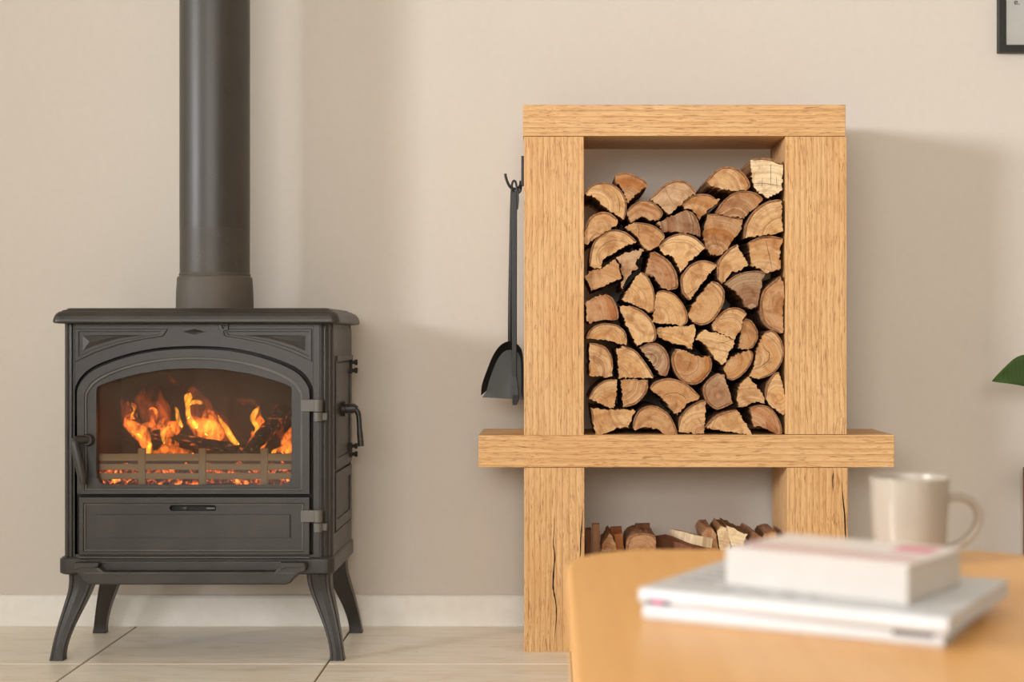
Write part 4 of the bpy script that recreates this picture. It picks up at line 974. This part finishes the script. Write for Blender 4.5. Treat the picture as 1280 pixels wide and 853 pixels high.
kindling_upright('reddish brown slat standing at the far left of the kindling', ((731.8, 662), (739, 661), 0.0), 0.03, 0.06, 0.85, 'g')
kindling_upright('tall thin brown stick standing second from the left in the kindling', ((740, 655), (749.5, 655), -0.004), 0.018, 0.05, 0.6, 'g')
kindling_upright('dark upright slat sticking up behind the round kindling log', ((794, 655), (812.5, 654.5), 0.0), 0.016, 0.10, 0.95, 'g')
kindling_upright('brown stick leaning behind the pointed kindling piece', ((763, 659), (777, 658.5), -0.012), 0.014, 0.09, 0.85, 'o')
kindling_upright('short brown stick leaning left against the round kindling log', ((767.5, 668), (778, 667), -0.022), 0.02, 0.03, 0.75, 'o')
OXK = wx(730, DK); 
def kpoly(pts): return [((wx(x, DK) - OXK)*1000, wz(y, DK)*1000) for x, y in pts]
def klog(label, pts, bark, length, tn, tint, fr, seed, cat='kindling', name='kindling_log', pith=None):
    p = kpoly(pts); pi = kpoly([pith])[0] if pith else (sum(a for a, _ in p)/len(p), min(b for _, b in p))
    root, *_ = make_log(p, bark, length, pi, tone(tn, tint), (OXK, wy(DK) + fr, 0), seed, 0.15, 0.8)
    root.name = name; return tag(root, label, cat, 'kindling heaped under the shelf')
klog('brown kindling piece with a pointed roof-like top', [(752, 690), (753, 682), (762, 667.5), (766, 672), (770, 681), (771, 690)], None, 0.12, 0.8, 'o', 0.015, 301)
klog('round brown kindling log with smooth bark top', [(783, 692), (784, 678), (790, 670), (801, 667), (813, 668), (820, 672), (821, 692)], (0, 5), 0.14, 0.7, 'o', 0.012, 302)
klog('reddish kindling log with a steep left edge', [(877, 668), (882, 660), (890, 660), (896, 668), (899, 690), (884, 690)], (0, 2), 0.13, 0.62, 'o', 0.012, 305)
klog('narrow pale kindling piece with dark bark squiggles', [(896.5, 664), (902, 658), (908, 660), (913, 672), (914, 690), (901, 690)], None, 0.13, 0.15, 'p', 0.008, 306)
klog('pale wedge of kindling with a slanted top at the right', [(908, 657), (918, 661), (929, 667), (935, 668), (930, 678), (931, 690), (917, 690), (911, 670)], None, 0.13, 0.12, 'p', 0.006, 307)
klog('orange toned kindling end at the far right of the heap', [(955, 673), (957, 668), (966, 665), (972, 666), (974, 676), (974, 690), (958, 690)], (1, 4), 0.12, 0.4, 'o', 0.02, 309)
def kstick(label, a, b, w, h, tn, tint, roll=0.0):
    """square split stick from point a to point b (world)"""
    A, B = Vector(a), Vector(b); t = (B-A).normalized(); u = t.cross(Vector((0, 0, 1))).normalized(); v = u.cross(t)
    u, v = u*math.cos(roll) + v*math.sin(roll), v*math.cos(roll) - u*math.sin(roll)
    root = empty('kindling_stick', tuple(A)); m = MB(); rg = []
    for k in range(5):
        p = (B-A) * (k/4); j = lambda: rnd.uniform(-.0008, .0008)
        rg.append([tuple(p + u*(w/2*sa+j()) + v*(h/2*sb+j())) for sa, sb in ((-1, -1), (1, -1), (1, 1), (-1, 1))])
    ob = m.rings(rg).build('split_wood', M['kindling'], root, 0.0008); ob.color = tone(tn, tint)
    return tag(root, label, 'kindling', 'kindling heaped under the shelf')
def kp(px, py, D): return (wx(px, D), wy(D), wz(py, D))
kstick('dark weathered stick lying across the middle of the kindling', kp(824, 676, 3.10), kp(872, 690, 3.0), 0.034, 0.026, 0.95, 'g')
kstick('cream squared stick lying on top of the dark weathered one', kp(842, 667, 3.11), kp(884, 678, 2.99), 0.026, 0.020, 0.0, 'p', 0.2)
kstick('dark squared stick with a pale sawn end near the right leg', kp(929, 661, 3.11), kp(945, 674, 3.0), 0.022, 0.022, 0.6, 'g', 0.6)
# bigger pieces that carry the heap, mostly hidden by the table
base_src = [(LOGS[27], 0.085, 0.02), (LOGS[36], 0.225, 0.01), (LOGS[22], 0.32, 0.015), (LOGS[38], 0.385, 0.02)]
KL = ['ringed log on the floor under the left of the kindling', 'round log on the floor under the middle of the kindling', 'tan half log on the floor under the right of the kindling', 'half log on the floor by the right rack leg']
for k, ((poly, bark, tn, tint, pith, _), xo, fr) in enumerate(base_src):
    zc = min(p[1] for p in poly); xc = sum(p[0] for p in poly)/len(poly)
    s = 1.25
    q = [((p[0]-xc)*s, (p[1]-zc)*s*1.35) for p in poly]
    root, *_ = make_log(q, bark, 0.15, ((pith[0]-xc)*s, (pith[1]-zc)*s*1.35), tone(tn, tint), (OXK + xo - 0.02, wy(DK) + fr, 0.0005), 400+k)
    tag(root, KL[k], 'log', 'floor logs under the kindling')

# ------------------------------------------------------------------ low table in the foreground
TZ = 0.42
tbl = tag(empty('coffee_table', (0.267, wy(1.215), 0)), 'low honey-coloured wooden table with rounded corners in the foreground', 'table')
tx0, tx1, ty0, ty1 = -0.2535, 0.262, -0.37, 0.358
def sq(ins, z, r):
    pts = []
    for cx, cy, a0 in ((tx1-r, ty1-r, 0), (tx0+r, ty1-r, 90), (tx0+r, ty0+r, 180), (tx1-r, ty0+r, 270)):
        for k in range(13):
            a = R(a0 + 90*k/12); e = 0.86
            pts.append((cx + (r-ins)*math.copysign(abs(math.cos(a))**e, math.cos(a)), cy + (r-ins)*math.copysign(abs(math.sin(a))**e, math.sin(a)), z))
    return pts
m = MB(); m.rings([sq(0.010, TZ-0.026, 0.12), sq(0.003, TZ-0.022, 0.12), sq(0.0, TZ-0.014, 0.12), sq(0.0, TZ-0.006, 0.12), sq(0.0015, TZ-0.002, 0.12), sq(0.005, TZ, 0.12)])
M['table_t'] = M['table']
top = m.build('table_top', M['table'], tbl)
bs = M['table'].node_tree.nodes['Principled BSDF']; bs.inputs['Roughness'].default_value = 0.42; bs.inputs['Coat Weight'].default_value = 0.25; bs.inputs['Coat Roughness'].default_value = 0.3
for ax, ay in ((-1, -1), (1, -1), (-1, 1), (1, 1)):
    cx, cy = (tx0+tx1)/2 + ax*0.175, (ty0+ty1)/2 + ay*0.27
    m = MB(); m.tube([(cx+ax*0.03, cy+ay*0.03, 0.0005), (cx+ax*0.012, cy+ay*0.012, 0.25), (cx, cy, TZ-0.025)], [0.013, 0.018, 0.022], 20); m.build('leg', M['table'], tbl)
m = MB(); 
m.box(-0.17, 0.178, ty1-0.105, ty1-0.085, TZ-0.065, TZ-0.026); m.build('apron', M['table'], tbl, 0.001)

# ------------------------------------------------------------------ magazines, book, mug on the table
M['mag'] = simple('white_cover_paper', rgb(207, 208, 209), 0.45); M['pages'] = simple('cream_pages', rgb(206, 196, 182), 0.85)
M['bright'] = simple('bright_white_cover', rgb(246, 240, 236), 0.3)  # white cover lightened further to offset weaker light on its upward face
M['mag_pages'] = simple('white_pages', rgb(208, 207, 204), 0.8)
M['grey_print'] = simple('grey_print', rgb(150, 148, 146), 0.6); M['dark_print'] = simple('dark_print', rgb(62, 66, 74), 0.5); M['magenta'] = simple('magenta_print', rgb(214, 60, 130), 0.5)
M['rose_print'] = simple('rose_print', rgb(226, 196, 192), 0.5); M['red_print'] = simple('red_print', rgb(222, 130, 146), 0.5)
def magazine(name, label, corner, ang, L, W, z, t, ink=None):
    """origin at the left end of the spine edge (facing the camera), spine runs along +x"""
    o_ = tag(empty(name, (corner[0], corner[1], z), ang), label, 'magazine', 'magazines on the table')
    prof = [(0.0035, 0.0), (0.0010, t*0.18), (0.0, t*0.5), (0.0010, t*0.82), (0.0035, t)]
    ring = lambda x: [(x, a, b) for a, b in prof] + [(x, W, t), (x, W, t-0.0012), (x, 0.006, t-0.0012), (x, 0.006, 0.0012), (x, W, 0.0012), (x, W, 0.0)]
    MB().rings([ring(0), ring(L)]).build('cover', M['mag'], o_)
    MB().box(0.0012, L-0.0012, 0.0065, W-0.0012, 0.0016, t-0.0016).build('page_block', M['mag_pages'], o_)
    return o_
TA = R(-29); 
m1 = magazine('magazine', 'lower white magazine lying flat on the table', (0.0735, wy(1.168)), R(-26.5), 0.243, 0.185, TZ+0.0004, 0.0128)
m2 = magazine('magazine', 'upper white magazine under the thick paperback', (0.0705, wy(1.171)), R(-30.5), 0.254, 0.196, TZ+0.0137, 0.0128)
# printed marks on the covers and spines (flat ink)
def ink(par, x0, x1, y0, y1, z, mat, front=False):
    if front: MB().box(x0, x1, -0.0006, 0.0006, y0, y1).build('printed_mark', mat, par)
    else: MB().box(x0, x1, y0, y1, z, z+0.0003).build('printed_mark', mat, par)
ink(m2, 0.008, 0.013, 0.0016, 0.0046, 0, M['dark_print'], True); ink(m2, 0.013, 0.022, 0.0016, 0.0046, 0, M['magenta'], True); ink(m2, 0.022, 0.028, 0.0016, 0.0046, 0, M['dark_print'], True)
ink(m1, 0.205, 0.236, 0.0074, 0.0118, 0, M['dark_print'], True)
for k in range(4): ink(m2, 0.012 + 0.002*k, 0.045 + 0.004*k, 0.05 + 0.022*k, 0.057 + 0.022*k, 0.01282, M['grey_print'])
for x0, x1 in ((0.060, 0.072), (0.080, 0.100), (0.112, 0.124), (0.136, 0.143)): ink(m2, x0, x1, 0.030, 0.036, 0.01282, M['grey_print'])

bk = tag(empty('paperback_book', (0.145, wy(1.190), TZ+0.0269), R(-36.5)), 'thick cream paperback lying on the white magazines', 'book')
BL, BW, BT = 0.160, 0.113, 0.0300
MB().box(0.0008, BL-0.0008, 0.0012, BW-0.001, 0.0008, BT-0.0008).build('page_block', M['pages'], bk, 0.0006)
cv = MB(); cv.box(0, BL, 0, BW, 0, 0.0006); cv.box(0, BL, -0.0006, 0.0004, 0, BT)
co = cv.build('cover', M['mag'], bk, 0.0003)
M['bookspine'] = simple('cream_spine', rgb(190, 184, 177), 0.5); co.data.materials[0] = M['bookspine']
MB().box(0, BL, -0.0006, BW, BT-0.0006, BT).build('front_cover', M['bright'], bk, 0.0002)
MB().box(0.004, BL-0.004, 0.012, 0.045, BT, BT+0.0002).build('printed_band', M['rose_print'], bk)
MB().box(BL-0.045, BL-0.012, 0.070, 0.100, BT, BT+0.0002).build('printed_mark', M['red_print'], bk)

mug = tag(empty('mug', (wx(1137, 1.49), wy(1.49), TZ + 0.0004)), 'glossy beige ceramic mug with a round handle on the table', 'mug')
def mat_mug():
    m = NT('beige_glaze'); v = m.coords(); n = m.noise(v, 25, 3)
    m.color(m.mix(n, rgb(170, 159, 144), rgb(180, 170, 155))); m.rough(0.16); m.b.inputs['Specular IOR Level'].default_value = 0.55; return m.mat
M['mug'] = mat_mug(); M['mug_in'] = simple('white_glaze', rgb(232, 226, 216), 0.2)
mh = 0.0875; mr = 0.0412
prof = smooth_path([(0.026, 0.0), (0.030, 0.0012), (0.034, 0.006), (0.0368, 0.016), (0.0385, 0.035), (0.0400, 0.060), (mr-0.0004, 0.082), (mr, mh-0.0012), (mr-0.0012, mh), (mr-0.0028, mh-0.0012), (mr-0.0035, 0.080), (0.0360, 0.055), (0.0342, 0.030), (0.0315, 0.014), (0.020, 0.0075), (0.002, 0.0065)], 4)
MB().lathe(prof, 64).build('cup', M['mug'], mug)
hp = smooth_path([(0.0385, 0, 0.063), (0.046, 0, 0.066), (0.058, 0, 0.065), (0.068, 0, 0.058), (0.0725, 0, 0.046), (0.069, 0, 0.033), (0.060, 0, 0.022), (0.048, 0, 0.0145), (0.0365, 0, 0.012)], 5)
m = MB(); m.tube(hp, 0.0046, 14, 0, 1.25); m.build('handle', M['mug'], mug)

# ------------------------------------------------------------------ picture on the wall
DPc = 3.226
pic = tag(empty('picture_frame', (wx(1249, DPc), -0.001, wz(64.5, DPc))), 'black framed print hanging at the top right of the wall', 'picture')
PW, PH, fw_ = 0.40, 0.50, 0.0165
th = 0.019
MB().plate([(0, 0), (PW, 0), (PW, PH), (0, PH)], [[(fw_, fw_), (PW-fw_, fw_), (PW-fw_, PH-fw_), (fw_, PH-fw_)]], -th, 0.0).build('frame', M['black'], pic, 0.0008)
MB().box(fw_-0.002, PW-fw_+0.002, -0.010, -0.004, fw_-0.002, PH-fw_+0.002).build('print_sheet', M['paper'], pic)
MB().box(fw_-0.001, PW-fw_+0.001, -0.0135, -0.0115, fw_-0.001, PH-fw_+0.001).build('glazing', M['pane'], pic)
cu = bpy.data.curves.new('lettering', 'FONT'); cu.body = 'e.'; cu.size = 0.019; cu.extrude = 0.0002
tx = bpy.data.objects.new('lettering', cu); COL.objects.link(tx)
dg = bpy.context.evaluated_depsgraph_get(); me = bpy.data.meshes.new_from_object(tx.evaluated_get(dg)); bpy.data.objects.remove(tx)
me.materials.clear(); me.materials.append(M['ink'])
lt = bpy.data.objects.new('lettering', me); COL.objects.link(lt); lt.parent = pic
lt.rotation_euler = (R(90), 0, 0); lt.location = (wx(1269, DPc) - pic.location.x, -0.0104, wz(4, DPc) - pic.location.z)

# ------------------------------------------------------------------ plant on a small wooden stand at the right edge
DST = 3.02
M['walnut'] = mat_oak('walnut_stand', 'Z', 1.0, (148, 98, 60), (128, 82, 48), (92, 56, 32))
sx0 = wx(1278.6, DST + 0.20); stz = wz(594, DST)
st = tag(empty('plant_stand', (sx0 + 0.16, wy(DST) + 0.10, 0)), 'brown wooden plant stand at the right edge beside the wall', 'stand')
MB().box(-0.16, 0.16, -0.10, 0.10, stz-0.02, stz).build('stand_top', M['walnut'], st, 0.001)
for ax, ay in ((-1, -1), (1, -1), (-1, 1), (1, 1)):
    MB().box(min(ax*0.16, ax*0.135), max(ax*0.16, ax*0.135), min(ay*0.10, ay*0.075), max(ay*0.10, ay*0.075), 0.0005, stz-0.02).build('leg', M['walnut'], st, 0.001)
MB().box(-0.135, 0.135, -0.09, 0.09, 0.08, 0.095).build('shelf', M['walnut'], st, 0.001)
pl = tag(empty('potted_plant', (sx0 + 0.17, wy(DST) + 0.10, stz + 0.0005)), 'green leafy plant whose pointed leaf reaches in at the right edge', 'plant')
M['pot'] = simple('white_pot', rgb(225, 220, 210), 0.4); M['soil'] = simple('potting_soil', rgb(60, 44, 32), 1.0)
po = MB().lathe([(0.05, 0.0), (0.056, 0.006), (0.068, 0.10), (0.071, 0.11), (0.067, 0.11), (0.064, 0.098), (0.01, 0.096)], 40).build('pot', M['pot'], pl)
MB().lathe([(0.063, 0.094), (0.04, 0.100), (0.005, 0.101)], 24).build('soil', M['soil'], po)
def mat_leaf():
    m = NT('green_leaf'); v = m.coords((1, 1, 1), rand=5.0)
    n = m.noise(v, 30, 4); wv = m.n('ShaderNodeTexWave', bands_direction='X'); m.l(m.coords((1, 0.5, 1)), wv.inputs['Vector']); wv.inputs['Scale'].default_value = 30; wv.inputs['Distortion'].default_value = 1
    c = m.mix(n, rgb(38, 64, 20), rgb(66, 96, 34)); c = m.mix(m.ramp(wv.outputs['Fac'], [(0.75, G(0)), (1, G(0.12))]), c, rgb(120, 150, 78))
    m.color(c); m.rough(0.4); return m.mat
M['leaf'] = mat_leaf(); M['stem'] = simple('green_stem', rgb(96, 124, 60), 0.5)
def leaf(tip, basep, width, seed, bend=0.02, side=(0, 0.25, 1)):
    """pointed leaf blade with a folded midrib between base and tip (plant coordinates)"""
    T, B = Vector(tip), Vector(basep); ax = T - B; L = ax.length; ax.normalize()
    sd = Vector(side); sd = (sd - ax*sd.dot(ax)).normalized(); nm = ax.cross(sd)
    k = 12; vs = []; rr = random.Random(seed)
    for th_ in (0, 0.0009):
        for i in range(k+1):
            t = i/k; w = width * math.sin(math.pi * t**0.75) ** 0.8 * (1 - 0.25*t) if 0 < t < 1 else 0.0006
            c = B + ax*L*t + Vector((0, 0, bend*math.sin(math.pi*t)))
            wav = 0.004*math.sin(9*t + seed)
            for s, f in ((-1, 0.30), (-0.5, 0.12), (0, 0), (0.5, 0.12), (1, 0.30)):
                vs.append(c + sd*w*s - nm*(w*f + wav*abs(s) + th_))
    fs = []; q = 5*(k+1)
    for i in range(k):
        for j in range(4):
            a = i*5+j; fs += [(a, a+1, a+6, a+5), (q+a, q+a+5, q+a+6, q+a+1)]
        fs += [(i*5, i*5+5, q+i*5+5, q+i*5), (i*5+4, q+i*5+4, q+i*5+9, i*5+9)]
    o_ = MB().add(vs, fs, 0, True).build('leaf', M['leaf'], pl)
    m = MB(); m.tube(smooth_path([(0, 0, 0.098), (B.x*0.4, B.y*0.4, 0.098 + (B.z-0.098)*0.65), tuple(B), tuple(B + ax*L*0.3 + Vector((0, 0, bend*0.8)) + nm*0.001)], 5), 0.0022, 8); m.build('stem', M['stem'], o_)
px_, pz_ = pl.location.x, pl.location.z
DLf = 3.06
leaf((wx(1240.5, DLf)-px_, wy(DLf)-pl.location.y, wz(476, DLf)-pz_), (wx(1320, DLf)-px_, 0.0, wz(463, DLf)-pz_), 0.040, 1, 0.006, (0.05, 0.35, 1))
for k, (dx, dy, dz, bx, bz, w) in enumerate(((0.16, 0.02, 0.26, 0.04, 0.22, 0.035), (0.10, -0.12, 0.30, 0.03, 0.22, 0.035), (0.04, 0.06, 0.42, 0.01, 0.27, 0.036), (0.20, -0.04, 0.14, 0.05, 0.17, 0.034), (0.02, -0.10, 0.36, 0.01, 0.24, 0.033))):
    leaf((dx, dy, dz), (bx, dy*0.3, bz), w, k+2, 0.02)
